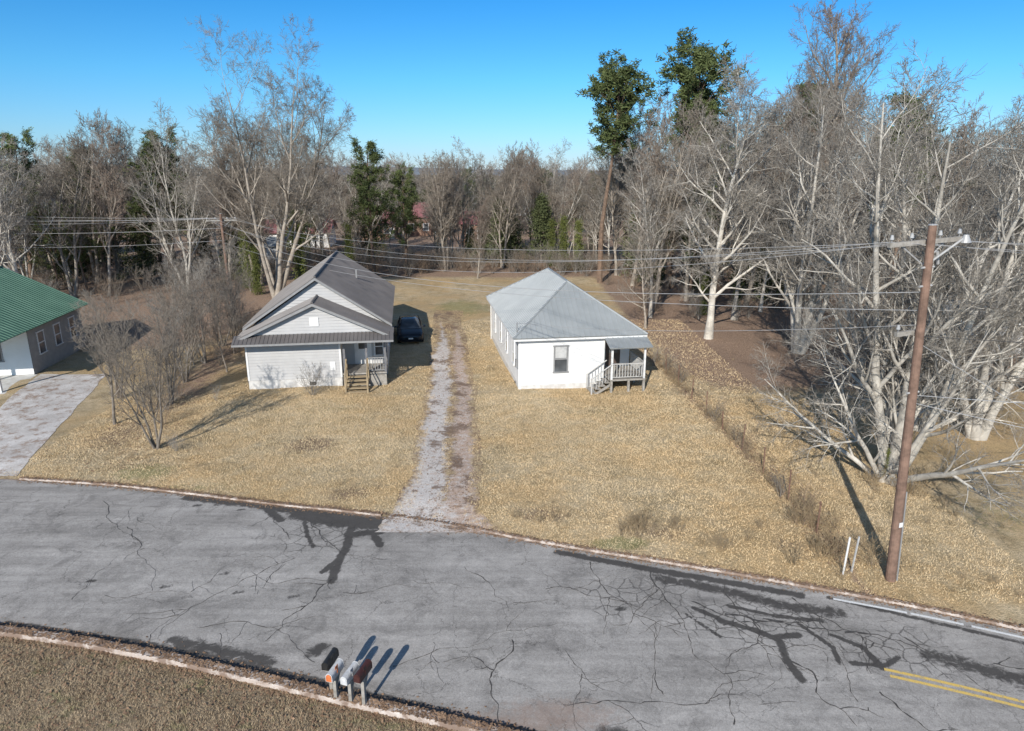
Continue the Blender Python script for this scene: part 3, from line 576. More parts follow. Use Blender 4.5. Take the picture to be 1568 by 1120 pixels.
y5=rng.uniform(19,50,4000);x5=fx_(y5)+rng.normal(.2,.4,4000)
x6=rng.uniform(10.5,34,14000);y6=rng.uniform(30,62,14000)
y7=rng.uniform(26,55,6000);x7=np.interp(y7,[24,30,45,70],[-16.5,-17.5,-19.5,-23])+rng.normal(0,1.6,6000)
leaves('fallen_leaves',np.concatenate([xa,bq,x3,x4,x5,x6,x7]),np.concatenate([ya,yb,y3,y4,y5,y6,y7]),.04,LM,True)

def blades(n,x0,x1,y0,y1,cond,h0,h1,w):
    X=rng.uniform(x0,x1,n);Y=rng.uniform(y0,y1,n);k=cond(X,Y)&((Y-yf(X)>.2)|(yn(X)-Y>.3)); X=X[k];Y=Y[k];n=len(X)
    cl=vnoise(X,Y,1.7,12)*.6+vnoise(X,Y,6,13)*.6; Z=H(X,Y)-.005; h=rng.uniform(h0,h1,n)*(.5+cl); a=rng.random(n)*6.28; dx=np.cos(a)*w*.5;dy=np.sin(a)*w*.5
    V=np.stack([np.stack([X-dx,Y-dy,Z],1),np.stack([X+dx,Y+dy,Z],1),np.stack([X+rng.normal(0,.6,n)*h,Y+rng.normal(0,.6,n)*h,Z+h],1)],1); return V.reshape(-1,3)
def in_rot(X,Y,ox,oy,rz,x0,x1,y0,y1):
    c,s=math.cos(rz),math.sin(rz);a=(X-ox)*c+(Y-oy)*s;b_=-(X-ox)*s+(Y-oy)*c; return (a>x0)&(a<x1)&(b_>y0)&(b_<y1)
R1=math.radians(8.6);R2=math.radians(8.5)
def okl(X,Y):
    dd=np.abs(X-dx_(Y)); k=(dd>1.2)|((dd<.22)&(vnoise(X,Y,1.3,44)>.6))|((dd>.95)&(vnoise(X,Y,1.6,45)>.5))
    return k&~in_rot(X,Y,-14.9,36.9,R1,0,7.7,0,16)&~in_rot(X,Y,.4,36.8,R2,0,6.9,0,13)&~in_rot(X,Y,-22.3,25.7,.3,-2,2,0,15)
GV=np.concatenate([blades(170000,-15,2,9,16,lambda X,Y:yn(X)-Y>.3,.02,.065,.014),blades(230000,-21,16,17,36,lambda X,Y:okl(X,Y)&(Y-yf(X)>.2),.03,.07,.028),blades(50000,-16,14,36,56,lambda X,Y:okl(X,Y),.03,.08,.04)])
m,nt,b=new_mat('grass_blade_mat',.9,.15); P=pos(nt)
c=mix(nt,.55,lawn_color(nt,P),mix(nt,ramp(nt,noise(nt,9,P,3,.7),[(.3,0.0),(.7,1.0)]),(0.54,0.41,0.235),(0.84,0.69,0.46)))
sx=nt.nodes.new('ShaderNodeSeparateXYZ'); nt.links.new(P,sx.inputs[0])
nsd=ramp(nt,mth(nt,'DIVIDE',mth(nt,'ADD',sx.outputs[1],mth(nt,'MULTIPLY',sx.outputs[0],.28)),40.0),[(.35,1.0),(.38,0.0)])
gb=mix(nt,ramp(nt,noise(nt,.9,P,5,.7),[(.55,0.0),(.66,.6)]),mix(nt,noise(nt,2.0,P,4,.7),(0.30,0.225,0.145),(0.58,0.46,0.32)),(0.27,0.29,0.12))
c=mix(nt,mth(nt,'MULTIPLY',nsd,.85),c,gb); nt.links.new(c,b.inputs['Base Color'])
obj('grass',mesh_np('grass',GV,np.arange(len(GV)).reshape(-1,3),[m]))

# ---------------------------------------------------------------- houses
WS=simple('white_siding',(0.80,0.80,0.79),(0.74,0.74,0.73),1.2,.6,.3,bs=0)
GS=simple('grey_vinyl_siding',(0.50,0.495,0.49),(0.44,0.435,0.43),1.0,.6,.3,bs=0)
WF=simple('white_block_foundation',(0.70,0.69,0.67),(0.54,0.52,0.49),3,.9,.2)
TR=simple('white_trim',(0.78,0.78,0.77),(0.70,0.70,0.69),3,.5,.4,bs=0)
TG=simple('grey_trim',(0.30,0.30,0.30),(0.24,0.24,0.24),3,.5,.4,bs=0)
RG=simple('grey_metal_roof',(0.34,0.36,0.365),(0.285,0.305,0.31),.7,.5,.4,.1,bs=.05)
RD=simple('charcoal_metal_roof',(0.165,0.152,0.148),(0.125,0.115,0.112),.7,.5,.4,.1,bs=.05)
RGN=simple('green_metal_roof',(0.11,0.22,0.15),(0.07,0.165,0.11),.8,.5,.4,.1,bs=.05)
DK=simple('dark_interior',(0.03,0.03,0.03),(0.02,0.02,0.02),3,.9,.1,bs=0)
WD=simple('treated_wood',(0.42,0.33,0.21),(0.30,0.23,0.145),5,.8,.2)
OW=simple('old_grey_wood',(0.40,0.375,0.34),(0.25,0.23,0.20),6,.85,.2)
m,nt,b=new_mat('window_glass',.12,.6); c=ramp(nt,noise(nt,.8,objc(nt),2),[(.4,(0.05,0.055,0.06)),(.6,(0.14,0.15,0.16))]); nt.links.new(c,b.inputs['Base Color']); GL=m
BL=simple('window_blind',(0.55,0.55,0.54),(0.46,0.46,0.45),6,.8,.2,bs=0)

h=empty('white_house',(.4,36.8,.1),R2); ZT=3.05
box('body_front',h,WS,0,4.9,0,12.6,-.3,ZT); box('body_rear',h,WS,4.9,6.9,1.6,12.6,-.3,ZT-.002)
wf=Wall((0,0),(1,0),(0,-1)); wl=Wall((0,12.6),(0,-1),(-1,0)); wr=Wall((6.9,1.6),(0,1),(1,0)); wp=Wall((4.9,1.6),(1,0),(0,-1))
siding('front_siding',h,WS,wf,.32,ZT,lambda z:(0,4.9),.2,proud=.012); siding('left_siding',h,WS,wl,.32,ZT,lambda z:(0,12.6),.2,proud=.012); siding('right_siding',h,WS,wr,.32,ZT,lambda z:(0,11)); siding('porch_siding',h,WS,wp,.82,ZT,lambda z:(0,2))
for a0,w in ((0,wf),(4.8,wf)): obox('corner_board',h,TR,w,a0,a0+.1,.003,.045,0,ZT)
obox('corner_board',h,TR,wl,12.5,12.6,.003,.045,0,ZT)
obox('skirt_board',h,WF,wf,0,4.9,.003,.03,-.1,.3); obox('skirt_board',h,WF,wl,0,12.5,.003,.03,-.1,.3)
window(h,wf,1.95,1.05,.85,1.45,TG,GL,blind=BL)
for a in (1.6,4.6,7.4,10.2): window(h,wl,a,1.1,.8,1.35,TR,GL,blind=BL)
obox('side_vent',h,DK,wl,11.2,11.5,.031,.04,.05,.2)
zE,zR=3.12,5.62; e0,e1,f0,f1=-.38,7.28,-.38,12.98; rx0=3.45
RA=(rx0,3.45,zR);RB=(rx0,9.15,zR)
roof_slab('roof_left',h,RG,[(e0,f1,zE),(e0,f0,zE),RA,RB],(0,1,0),.05,.30); roof_slab('roof_right',h,RG,[(e1,f0,zE),(e1,f1,zE),RB,RA],(0,1,0),.05,.30)
roof_slab('roof_front',h,RG,[(e0,f0,zE),(e1,f0,zE),RA],(1,0,0),.05,.30); roof_slab('roof_back',h,RG,[(e1,f1,zE),(e0,f1,zE),RB],(1,0,0),.05,.30)
for p,q in ((RA,RB),(RA,(e0,f0,zE)),(RA,(e1,f0,zE)),(RB,(e0,f1,zE)),(RB,(e1,f1,zE))):
    cyl('ridge_cap',h,RG,(p[0],p[1],p[2]+.01),(q[0],q[1],q[2]+.01),.06,n=6)
box('fascia_front',h,TR,e0+.02,e1-.02,f0+.02,f0+.045,zE-.17,zE-.06); box('fascia_left',h,TR,e0+.02,e0+.045,f0+.05,f1-.05,zE-.17,zE-.06); box('fascia_right',h,TR,e1-.045,e1-.02,f0+.05,f1-.05,zE-.17,zE-.06)
box('soffit',h,TR,e0+.05,e1-.05,f0+.05,f1-.05,zE-.115,zE-.09)
box('porch_deck',h,OW,4.95,7.0,-1.15,1.59,.68,.76)
for x in (5.0,6.88):
    box('porch_post',h,TR,x,x+.1,-1.12,-1.02,.76,2.5)
for x in (5.0,6.0,6.88): box('porch_pier',h,OW,x,x+.12,-1.1,-.98,-.15,.68)
box('deck_pier_back',h,OW,6.88,7.0,.6,.72,-.15,.68)
roof_slab('porch_roof',h,RG,[(4.8,-1.45,2.66),(7.25,-1.45,2.66),(7.25,-.30,3.0),(4.8,-.30,3.0)],(1,0,0),.05,.3)
box('porch_beam',h,TR,4.95,7.02,-1.13,-1.0,2.5,2.62)
def rail(parent,mat,w,a0,a1,zb,zt,n,out=0.0):
    obox('top_rail',parent,mat,w,a0,a1,out-.04,out+.04,zt,zt+.05); obox('bottom_rail',parent,mat,w,a0,a1,out-.02,out+.02,zb,zb+.04)
    for i in range(n):
        a=a0+(a1-a0)*(i+.5)/n; obox('baluster',parent,mat,w,a-.018,a+.018,out-.018,out+.018,zb+.04,zt)
PR=simple('weathered_rail_paint',(0.55,0.54,0.52),(0.42,0.41,0.39),6,.8,.2)
rail(h,PR,Wall((5.1,-1.08),(1,0),(0,-1)),0,1.78,.86,1.62,11); rail(h,PR,Wall((6.95,-1.0),(0,1),(1,0)),0,2.5,.86,1.62,14)
obox('door_frame',h,TR,wp,.45,1.5,.0,.05,.76,2.9); obox('front_door',h,simple('dark_door',(0.12,0.09,0.08),(0.08,0.06,0.05),4,.5,.4,bs=0),wp,.53,1.42,.051,.07,.78,2.82); obox('door_glass',h,GL,wp,.7,1.25,.071,.075,1.6,2.6)
for i in range(4):
    x1=4.95-.27*i; zt=.62-.17*i; box('step',h,OW,x1-.29,x1,-1.15,-.25,zt-.05,zt)
poly('stair_stringer',h,[(4.95,-1.16,.55),(3.85,-1.16,-.1),(4.15,-1.16,-.1),(4.95,-1.16,.4),(4.95,-1.2,.55),(3.85,-1.2,-.1),(4.15,-1.2,-.1),(4.95,-1.2,.4)],[(0,1,2,3),(7,6,5,4),(0,4,5,1),(1,5,6,2),(2,6,7,3)],OW)
for y in (-1.2,-.2):
    cyl('stair_rail',h,PR,(5.0,y,1.65),(3.85,y,.85),.035,n=6); box('stair_post',h,PR,3.85,3.93,y-.04,y+.04,-.1,.9)
    for i in range(6):
        x=4.85-.17*i; z=1.65-(5-x)*.7; cyl('stair_baluster',h,PR,(x,y,z),(x,y,z-.78),.015,n=4)
cyl('service_mast',h,TG,(-.08,.3,1.6),(-.08,.3,3.9),.03,n=8); obox('meter_box',h,TG,wl,12.1,12.4,.04,.16,1.3,1.75)
cyl('downspout',h,TR,(-.09,12.5,0),(-.09,12.5,3),.04,n=6)

h=empty('grey_siding_house',(-14.9,36.9,.1),R1)
box('front_room',h,GS,0,5.2,.0,2.0,.55,2.98); box('front_foundation',h,WF,.02,5.18,-.03,2.0,-.3,.55); box('main_body',h,GS,0,7.7,2.0,15.0,-.3,3.2)
wf=Wall((0,0),(1,0),(0,-1)); siding('front_siding',h,GS,wf,.56,2.98,lambda z:(0,5.2))
wl=Wall((0,15),(0,-1),(-1,0)); siding('left_siding',h,GS,wl,.4,3.0,lambda z:(0,15)); wr=Wall((7.7,2.0),(0,1),(1,0)); siding('right_siding',h,GS,wr,.4,3.2,lambda z:(0,13))
wp=Wall((5.2,2.0),(1,0),(0,-1)); siding('porch_siding',h,GS,wp,.76,3.0,lambda z:(0,2.5))
for a in (0,5.1): obox('corner_board',h,TR,wf,a,a+.1,.003,.045,.56,2.98)
mid=3.85
poly('lower_gable_backing',h,[(-.1,0.0,2.98),(7.8,0.0,2.98),(mid,0.0,4.78),(-.1,.08,2.98),(7.8,.08,2.98),(mid,.08,4.78)],[(0,1,2),(5,4,3),(0,2,5,3),(1,4,5,2),(0,3,4,1)],GS)
wgl=Wall((0,0),(1,0),(0,-1)); siding('lower_gable_siding',h,GS,wgl,3.2,4.7,lambda z:((z-2.98)/1.8*3.95,7.7-(z-2.98)/1.8*3.95))
poly('upper_gable_backing',h,[(0,1.95,3.2),(7.7,1.95,3.2),(mid,1.95,5.85),(0,2.1,3.2),(7.7,2.1,3.2),(mid,2.1,5.85)],[(0,1,2),(5,4,3),(0,2,5,3),(1,4,5,2),(0,3,4,1)],GS)
wgu=Wall((0,1.95),(1,0),(0,-1)); siding('upper_gable_siding',h,GS,wgu,3.2,5.8,lambda z:((z-3.2)/2.65*3.85+.05,7.7-(z-3.2)/2.65*3.85-.05))
poly('back_gable',h,[(0,15,3.2),(7.7,15,3.2),(mid,15,5.85)],[(2,1,0)],GS)
def gable(h,pre,mat,x0,x1,mx,ze,zr,y0,y1,rib,tm):
    roof_slab(pre+'_left',h,mat,[(x0,y0,ze),(mx,y0,zr),(mx,y1,zr),(x0,y1,ze)],(0,1,0),.05,rib); roof_slab(pre+'_right',h,mat,[(x1,y0,ze),(x1,y1,ze),(mx,y1,zr),(mx,y0,zr)],(0,1,0),.05,rib)
    cyl(pre+'_ridge_cap',h,mat,(mx,y0,zr+.01),(mx,y1,zr+.01),.07,n=6)
    for xa,za,xb,zb in ((x0,ze,mx,zr),(mx,zr,x1,ze)):
        poly(pre+'_rake_board',h,[(xa,y0-.012,za-.055),(xb,y0-.012,zb-.055),(xb,y0-.012,zb-.2),(xa,y0-.012,za-.2),(xa,y0+.02,za-.055),(xb,y0+.02,zb-.055),(xb,y0+.02,zb-.2),(xa,y0+.02,za-.2)],[(3,2,1,0),(4,5,6,7),(0,1,5,4),(2,3,7,6)],tm)
gable(h,'main_roof',RD,-.4,8.1,mid,3.28,6.12,1.6,15.3,.3,TG); gable(h,'lower_roof',RD,-.5,8.2,mid,2.98,4.98,-.35,1.98,.3,TG)
roof_slab('pent_roof',h,RD,[(-.5,-.85,2.86),(8.2,-.85,2.86),(8.2,-.03,3.17),(-.5,-.03,3.17)],(1,0,0),.04,.22,.025,.03)
box('pent_fascia',h,TG,-.5,8.2,-.88,-.855,2.74,2.85)
box('porch_ceiling',h,TR,5.25,8.1,-.8,1.94,2.74,2.78)
box('porch_deck',h,OW,5.22,7.72,-.05,1.98,.68,.76); box('porch_skirt',h,OW,5.25,7.7,-.02,.02,-.2,.62)
GP=simple('grey_post',(0.20,0.20,0.21),(0.14,0.14,0.15),4,.7,.3,bs=0)
for x in (5.3,6.55,7.6): box('porch_post',h,GP,x,x+.12,-.04,.08,.76,2.74)
rail(h,TG,Wall((6.7,.02),(1,0),(0,-1)),0,.9,.86,1.6,6); rail(h,TG,Wall((7.68,.1),(0,1),(1,0)),0,1.8,.86,1.6,10)
obox('door_frame',h,TR,wp,.6,1.6,0,.05,.76,2.68); obox('front_door',h,TR,wp,.68,1.52,.051,.075,.78,2.6); obox('door_glass',h,GL,wp,.85,1.35,.076,.08,1.7,2.45)
window(h,wp,1.75,1.3,.6,1.0,TR,GL)
for i in range(5):
    y0=-.05-.28*i; zt=.62-.14*i; box('step',h,WD,5.5,6.6,y0-.3,y0,zt-.045,zt); box('riser',h,WD,5.52,6.58,y0-.02,y0,zt-.14,zt-.046)
for x in (5.42,6.62):
    poly('stringer',h,[(x,-.05,.6),(x,-1.5,-.1),(x,-1.1,-.15),(x,-.05,.25),(x+.05,-.05,.6),(x+.05,-1.5,-.1),(x+.05,-1.1,-.15),(x+.05,-.05,.25)],[(0,1,2,3),(7,6,5,4),(0,4,5,1),(2,6,7,3)],WD)
    box('rail_post_low',h,WD,x,x+.09,-1.45,-1.36,-.15,.95); box('rail_post_high',h,WD,x,x+.09,-.2,-.11,.3,1.65)
    cyl('hand_rail',h,WD,(x+.045,-.12,1.62),(x+.045,-1.44,.92),.04,n=6); cyl('mid_rail',h,WD,(x+.045,-.12,1.2),(x+.045,-1.44,.5),.03,n=6)
obox('crawl_vent',h,DK,wf,3.35,3.7,.031,.04,.15,.35); obox('wall_panel',h,TR,wf,4.55,4.85,.035,.06,1.0,1.5)
obox('gable_vent',h,TR,wgl,3.6,4.1,.03,.06,3.6,4.1)
for a in (2.5,6,9.5): window(h,wr,a,1.2,.8,1.3,TR,GL)
for a in (2.5,6,9.5): window(h,wl,a,1.2,.8,1.3,TR,GL)
box('chimney_pipe',h,TG,5.6,5.7,9,9.1,4.9,5.5)

R3=math.radians(10); h=empty('green_roof_house',(-37.2,34.3,.1),R3)
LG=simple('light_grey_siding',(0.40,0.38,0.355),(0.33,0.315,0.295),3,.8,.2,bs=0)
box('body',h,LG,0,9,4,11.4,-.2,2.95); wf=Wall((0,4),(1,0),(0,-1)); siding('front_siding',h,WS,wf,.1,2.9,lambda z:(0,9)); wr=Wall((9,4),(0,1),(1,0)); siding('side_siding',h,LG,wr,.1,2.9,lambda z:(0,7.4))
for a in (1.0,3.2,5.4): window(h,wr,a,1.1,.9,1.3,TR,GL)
window(h,wf,6.3,1.0,1.2,1.4,TG,GL); obox('front_door',h,DK,wf,4,4.9,.035,.055,.1,2.2)
for x in (.1,3,6,8.8): box('porch_column',h,TR,x,x+.16,.35,.51,0,2.72)
box('porch_slab',h,WF,-.2,9.2,.1,3.96,-.2,.08); box('porch_beam',h,TR,0,9.1,.33,.53,2.72,2.9)
gable(h,'roof',RGN,-.5,9.55,4.5,3.0,5.7,-.1,11.8,.35,TR)
poly('gable_front',h,[(0,.4,2.95),(9,.4,2.95),(4.5,.4,5.45)],[(0,1,2)],WS); poly('gable_back',h,[(0,11.3,2.95),(9,11.3,2.95),(4.5,11.3,5.45)],[(2,1,0)],WS)

def farhouse(name,x,y,rz,W,D,wall,roof,hh=3.0,rise=2.4):
    h=empty(name,(x,y,float(H(x,y))),rz); box('body',h,wall,0,W,0,D,-1,hh)
    wf=Wall((0,0),(1,0),(0,-1))
    roof_slab('roof_front',h,roof,[(-.5,-.5,hh-.1),(W+.5,-.5,hh-.1),(W+.5,D/2,hh+rise),(-.5,D/2,hh+rise)],(1,0,0),.1,.6); roof_slab('roof_back',h,roof,[(-.5,D+.5,hh-.1),(W+.5,D+.5,hh-.1),(W+.5,D/2,hh+rise),(-.5,D/2,hh+rise)],(1,0,0),.1)
    for x0 in (0,W): poly('gable',h,[(x0,0,hh),(x0,D,hh),(x0,D/2,hh+rise-.1)],[(0,1,2)],wall)
    for i in range(max(2,int(W/3))): window(h,wf,1+i*2.8,1.0,1.1,1.3,TR,GL)
    obox('front_door',h,TR,wf,W-1.2,W-.3,.01,.05,0,2.1)
RED=simple('red_metal_roof',(0.36,0.15,0.155),(0.28,0.12,0.125),.5,.6,.3,bs=0); BRK=simple('red_brick',(0.27,0.17,0.13),(0.21,0.135,0.10),5,.9,.1)
farhouse('red_roof_house',-27.5,128,.1,6,7,BRK,RED,3.0,2.4); farhouse('red_roof_house',-21,134,.1,7,7,BRK,RED,3.6,2.6); farhouse('red_roof_shed',-9.0,122,-.25,4.2,5,BRK,RED,3.3,2.0)
farhouse('brick_house',-56,138,.1,14,9,BRK,simple('shingle_roof',(0.24,0.23,0.22),(0.18,0.17,0.165),2,.9,.1),3,2.2)
farhouse('brick_house',40,118,-.15,12,9,BRK,simple('pink_roof',(0.42,0.29,0.26),(0.34,0.23,0.20),2,.9,.1),3,2.4)
farhouse('brick_house',-12,205,0,16,9,WS,RG,3,2.2); farhouse('white_shed',28.3,46.5,-.3,6.5,3.2,WS,RG,2.7,.6); farhouse('white_shed',-38,92,.2,7,4,WS,RG,2.4,1.0); farhouse('brick_house',-42,112,.1,12,8,WS,RED,2.6,1.8)

m,nt,b=new_mat('car_paint_dark',.35,.35,.2); b.inputs['Coat Weight'].default_value=.2; CP=m
n_=noise(nt,6,objc(nt),3); nt.links.new(ramp(nt,n_,[(.3,(0.010,0.013,0.02)),(.7,(0.018,0.022,0.03))]),b.inputs['Base Color'])
RB_=simple('tyre_rubber',(0.03,0.03,0.03),(0.02,0.02,0.02),9,.9,.2,bs=0); CH=simple('wheel_alloy',(0.5,0.5,0.5),(0.4,0.4,0.4),9,.3,.5,.8,bs=0); HL=simple('headlight_lens',(0.65,0.67,0.70),(0.5,0.52,0.55),9,.1,.6,bs=0)
car=empty('parked_car',(-7.6,49.6,.12),R1+.02)
def loft(name,parent,sec,mats,mfun=None):
    V=[];F=[];n=len(sec[0])
    for s in sec: V+=s
    for i in range(len(sec)-1):
        for k in range(n): a=i*n+k;b2=i*n+(k+1)%n; F.append((a,b2,b2+n,a+n))
    F.append(tuple(range(n-1,-1,-1)));F.append(tuple(range((len(sec)-1)*n,len(sec)*n)))
    o=poly(name,parent,V,F,mats[0],True)
    for mm in mats[1:]: o.data.materials.append(mm)
    if mfun:
        for p in o.data.polygons: p.material_index=mfun(p)
    return o
def ring(y,w,zb,zt,ww=None,n=20,e=.35):
    r=[]
    for k in range(n):
        a=2*math.pi*k/n; c,s=math.cos(a),math.sin(a); X=w*math.copysign(abs(c)**e,c); Z=math.copysign(abs(s)**e,s); z=(zb+zt)/2+(zt-zb)/2*Z
        if ww is not None: X*= (1-(z-zb)/(zt-zb)*(1-ww/w))
        r.append((X,y,z))
    return r
body=[(-2.35,.55,.38,.62),(-2.3,.75,.30,.72),(-2.1,.86,.22,.80),(-1.7,.91,.2,.90),(-1.0,.92,.2,.99),(0,.92,.2,1.02),(1.2,.92,.2,1.04),(1.9,.90,.22,1.06),(2.25,.84,.3,1.0),(2.36,.7,.4,.85)]
loft('body_shell',car,[ring(y,w,zb,zt) for y,w,zb,zt in body],[CP])
gh=[(-1.15,.78,.9,1.0,.76),(-.75,.82,.9,1.22,.70),(-.25,.83,.9,1.45,.64),(.3,.83,.9,1.50,.63),(.9,.83,.9,1.46,.62),(1.4,.81,.9,1.28,.66),(1.85,.76,.9,1.06,.72)]
loft('cabin',car,[ring(y,w,zb,zt,ww,24,.3) for y,w,zb,zt,ww in gh],[GL,CP],lambda p:1 if (p.normal.z>.93) else 0)
for sx_ in (-1,1):
    for y in (-1.42,1.38):
        cyl('tyre',car,RB_,(sx_*.72,y,.33),(sx_*.935,y,.33),.33,n=24); cyl('wheel',car,CH,(sx_*.936,y,.33),(sx_*.945,y,.33),.21,n=12)
    cyl('mirror_arm',car,CP,(sx_*.85,-.75,1.0),(sx_*1.0,-.78,1.04),.04,n=6); box('mirror',car,CP,min(sx_*.97,sx_*1.13),max(sx_*.97,sx_*1.13),-.84,-.72,.97,1.12)
    poly('headlight',car,[(sx_*.45,-2.325,.60),(sx_*.74,-2.22,.60),(sx_*.80,-2.12,.76),(sx_*.48,-2.31,.70)],[(0,1,2,3)] if sx_>0 else [(3,2,1,0)],HL)
    for y0,y1 in ((-.72,-.66),(.3,.38),(1.05,1.12)): cyl('pillar',car,CP,(sx_*.85,y0,.98),(sx_*.66,y1,1.46 if y0>-.5 else 1.30),.03,n=6)
box('grille',car,DK,-.42,.42,-2.37,-2.33,.42,.58); box('licence_plate',car,TR,-.16,.16,-2.385,-2.371,.44,.55); box('bumper_lip',car,DK,-.7,.7,-2.33,-2.2,.24,.32)

def mailbox(x,y,bm,hh,flag,rz=0.0,pm=None):
    h=empty('mailbox',(x,y,.08),rz); box('post',h,pm or OW,-.04,.04,-.04,.04,-.3,hh-.02); box('support_board',h,pm or OW,-.07,.07,-.22,.28,hh-.02,hh+.02)
    poly('brace',h,[(-.02,.04,hh-.35),(.02,.04,hh-.35),(.02,.22,hh-.02),(-.02,.22,hh-.02),(-.02,.04,hh-.42),(.02,.04,hh-.42),(.02,.27,hh-.02),(-.02,.27,hh-.02)],CF,pm or OW)
    pr=[(-.085,0),(.085,0)]+[(.085*math.cos(a),.13+.085*math.sin(a)) for a in np.linspace(0,math.pi,9)]; n=len(pr)
    V=[(p,-.25,hh+.02+q) for p,q in pr]+[(p,.28,hh+.02+q) for p,q in pr]; F=[(k,(k+1)%n,n+(k+1)%n,n+k) for k in range(n)]+[tuple(range(n-1,-1,-1)),tuple(range(n,2*n))]
    poly('box_shell',h,V,F,bm)
    V=[(p*1.06,.281,hh+.015+q*1.05) for p,q in pr]+[(p*1.06,.30,hh+.015+q*1.05) for p,q in pr]; poly('door',h,V,F,bm)
    V=[(p*.8,-.262,hh+.035+q*.85) for p,q in pr]+[(p*.8,-.2505,hh+.035+q*.85) for p,q in pr]; poly('back_plate',h,V,F,flag)
    box('flag_arm',h,flag,.088,.096,-.02,.02,hh+.1,hh+.3); box('flag_plate',h,flag,.0875,.0965,-.10,.021,hh+.24,hh+.32)
MW=simple('mailbox_white',(0.72,0.72,0.72),(0.5,0.5,0.5),9,.4,.5,bs=0);MK=simple('mailbox_black',(0.03,0.03,0.03),(0.02,0.02,0.02),9,.4,.5,bs=0);MR=simple('mailbox_maroon',(0.08,0.03,0.025),(0.05,0.02,0.02),9,.5,.4,bs=0);FL=simple('flag_orange',(0.7,0.22,0.08),(0.55,0.15,0.05),9,.5,.3,bs=0)
mailbox(-4.13,13.32,MW,.66,FL,-.25);mailbox(-4.3,13.6,MK,.74,MK,-.2);mailbox(-3.75,13.2,MW,.68,MW,-.3,);mailbox(-3.42,13.1,MR,.82,MR,-.3)

PW=simple('pole_wood',(0.28,0.18,0.135),(0.16,0.105,0.08),4,.9,.1,bs=.4); INS=simple('insulator',(0.5,0.49,0.47),(0.35,0.35,0.35),9,.3,.5,bs=0); WR=simple('wire',(0.45,0.45,0.45),(0.36,0.36,0.36),2,.5,.3,bs=0); WK=simple('wire_dark',(0.08,0.08,0.08),(0.06,0.06,0.06),2,.5,.3,bs=0)
def pole(name,x,y,ht,lean,rz,big=True):
    h=empty(name,(x,y,.05),rz); h.rotation_euler=(lean[1],lean[0],rz)
    cyl('shaft',h,PW,(0,0,-.6),(0,0,ht),.15,.10,14); cyl('cap',h,INS,(0,0,ht),(0,0,ht+.02),.11,.1,12)
    for z in ((ht-.55,) if not big else (ht-.45,ht-2.9)):
        L=1.15 if z>ht-1 else .62
        box('crossarm',h,OW,-L,L if z>ht-1 else .15,.12,.22,z-.06,z+.06)
        for xx in ((-L+.08,-.45,.45,L-.08) if z>ht-1 else (-L+.06,)):
            cyl('insulator_pin',h,TG,(xx,.17,z+.06),(xx,.17,z+.16),.015,n=6); cyl('insulator',h,INS,(xx,.17,z+.14),(xx,.17,z+.26),.055,.03,10)
        if z>ht-1:
            for s in (-1,1): cyl('arm_brace',h,INS,(s*.7,.235,z-.05),(0,.19,z-.6),.018,n=5)
    if big:
        for z in (ht-1.1,ht-1.6,ht-4.6): cyl('bolt_clamp',h,INS,(-.2,0,z),(.2,0,z),.03,n=8)
        cyl('fuse_cutout',h,INS,(.5,.25,ht-.75),(.62,.3,ht-1.1),.04,n=8); cyl('lamp_arm',h,INS,(0,0,ht-1.0),(.9,-.2,ht-.35),.03,n=8); cyl('lamp_head',h,INS,(.9,-.2,ht-.5),(.9,-.2,ht-.3),.14,.06,12)
        cyl('ground_conduit',h,TG,(.15,-.1,.0),(.13,-.08,3.0),.025,n=6); box('pole_tag',h,TR,-.06,.06,-.155,-.145,1.9,2.05)
pole('utility_pole',11.5,18.2,10.65,(-.055,0),.25); pole('utility_pole',-23.8,57,8.7,(0,0),.35,False)
def wire(parent,a,b_,sag,mat=WR,r=.014,n=24):
    a=np.array(a,float);b_=np.array(b_,float);t=np.linspace(0,1,n+1)[:,None]; p=a*(1-t)+b_*t; p[:,2]-=(4*sag*t*(1-t))[:,0]
    V,F=tubes(p[None],np.full((1,n+1),r),4,0); obj('wire',mesh_np('wire',V,F,[mat],None,True),parent)
pw=empty('power_lines')
T=(10.9,18.25,10.1)
for dxx,dz in ((-1.05,0),(-.45,.35),(.45,-.35),(1.05,0)):
    wire(pw,(T[0]+dxx,T[1]+dxx*.25,T[2]+.15),(-23.8+dxx,57+dxx*.3,8.4),1.7+dz*1.6,WR,.008)
    wire(pw,(-23.8+dxx,57+dxx*.3,8.4),(-85+dxx,72+dxx,9.5),1.0+dz,WR,.011); wire(pw,(T[0]+dxx,T[1]+dxx*.25,T[2]+.15),(52,24+dxx,10.5),.9+dz,WR,.007)
wire(pw,(11.0,18.2,8.9),(-23.8,57,7.3),1.6,WR,.011); wire(pw,(11.0,18.2,8.4),(-23.8,57,6.4),1.2,WR,.010); wire(pw,(-23.8,57,7.6),(-85,72,8.2),1.2,WR,.014); wire(pw,(-23.8,57,6.6),(-85,72,7.0),1.4,WR,.012)
wire(pw,(11.05,18.2,8.0),(.33,37.15,3.95),.3,WR,.009)
wire(pw,(11.0,18.2,7.7),(52,24,7.6),1.0,WK,.01); wire(pw,(11.1,18.2,6.0),(50,22,5.6),1.0,WR,.012); wire(pw,(11.1,18.2,5.8),(40,-2,6.5),.9,WR,.010)
wire(pw,(11.15,18.2,7.5),(22.5,10.5,.0),.0,WR,.008)
fe=empty('wire_fence'); RU=simple('rusty_steel',(0.24,0.14,0.10),(0.15,0.095,0.07),9,.9,.2,bs=0)
ys=np.arange(18.6,54,2.4)
for i,y in enumerate(ys):
    x=float(fx_(y)); cyl('fence_post',fe,RU if i else INS,(x,y,-.1),(x+random.gauss(0,.06),y+random.gauss(0,.05),1.25+random.gauss(0,.08)),.03,n=5)
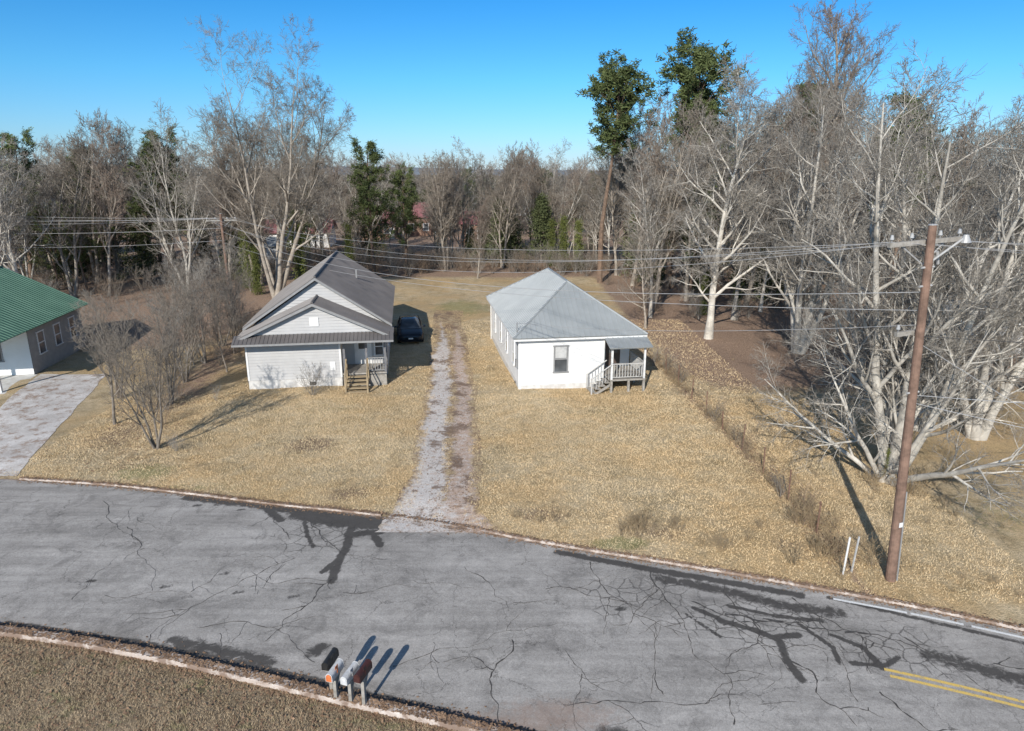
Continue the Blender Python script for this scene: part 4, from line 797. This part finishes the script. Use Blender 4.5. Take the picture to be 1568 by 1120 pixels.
for z in (.35,.65,.95,1.2):
    for a,c2 in zip(ys[:-1],ys[1:]): wire(fe,(float(fx_(a)),a,z),(float(fx_(c2)),c2,z),.03,RU,.006,3)
cyl('white_marker_post',fe,TR,(10.2,18.5,0),(10.25,18.5,1.35),.03,n=8)

# ---------------------------------------------------------------- light, sky, camera
SE,SA=29.0,197.0
w=bpy.data.worlds.new('World'); scene.world=w; w.use_nodes=True; nt=w.node_tree
sk=nt.nodes.new('ShaderNodeTexSky'); sk.sky_type='NISHITA'; sk.sun_disc=False; sk.sun_elevation=math.radians(SE); sk.sun_rotation=math.radians(SA); sk.air_density=1.0; sk.dust_density=.2; sk.ozone_density=2.0
tc=nt.nodes.new('ShaderNodeTexCoord'); sz=nt.nodes.new('ShaderNodeSeparateXYZ'); nt.links.new(tc.outputs['Generated'],sz.inputs[0])
tint=ramp(nt,sz.outputs[2],[(0.0,(.46,.62,1.02)),(.05,(.38,.66,1.02)),(.12,(.26,.68,1.02)),(.22,(.14,.60,1.0)),(.45,(.62,.72,.80)),(1.0,(.8,.8,.8))])
gain=nt.nodes.new('ShaderNodeVectorMath'); gain.operation='SCALE'; gain.inputs['Scale'].default_value=1.38; nt.links.new(tint,gain.inputs[0])
cc=mix(nt,1.0,sk.outputs[0],gain.outputs[0],'MULTIPLY')
nt.links.new(cc,nt.nodes['Background'].inputs[0]); nt.nodes['Background'].inputs[1].default_value=.10
sl=bpy.data.lights.new('sun','SUN'); sl.energy=5.0; sl.angle=math.radians(.5); sl.color=(1,.95,.87)
so=obj('sun',sl); e,a=math.radians(SE),math.radians(SA); dv=Vector((-math.sin(a)*math.cos(e),-math.cos(a)*math.cos(e),-math.sin(e))); so.rotation_euler=dv.to_track_quat('-Z','Y').to_euler()
cd=bpy.data.cameras.new('camera'); cam=obj('camera',cd); cd.sensor_width=36; cd.lens=24; cd.clip_end=12000; cam.location=(0,0,12); cam.rotation_euler=(math.radians(90-15.8),0,0); scene.camera=cam
scene.view_settings.view_transform='Standard'; scene.view_settings.look='None'; scene.view_settings.exposure=0
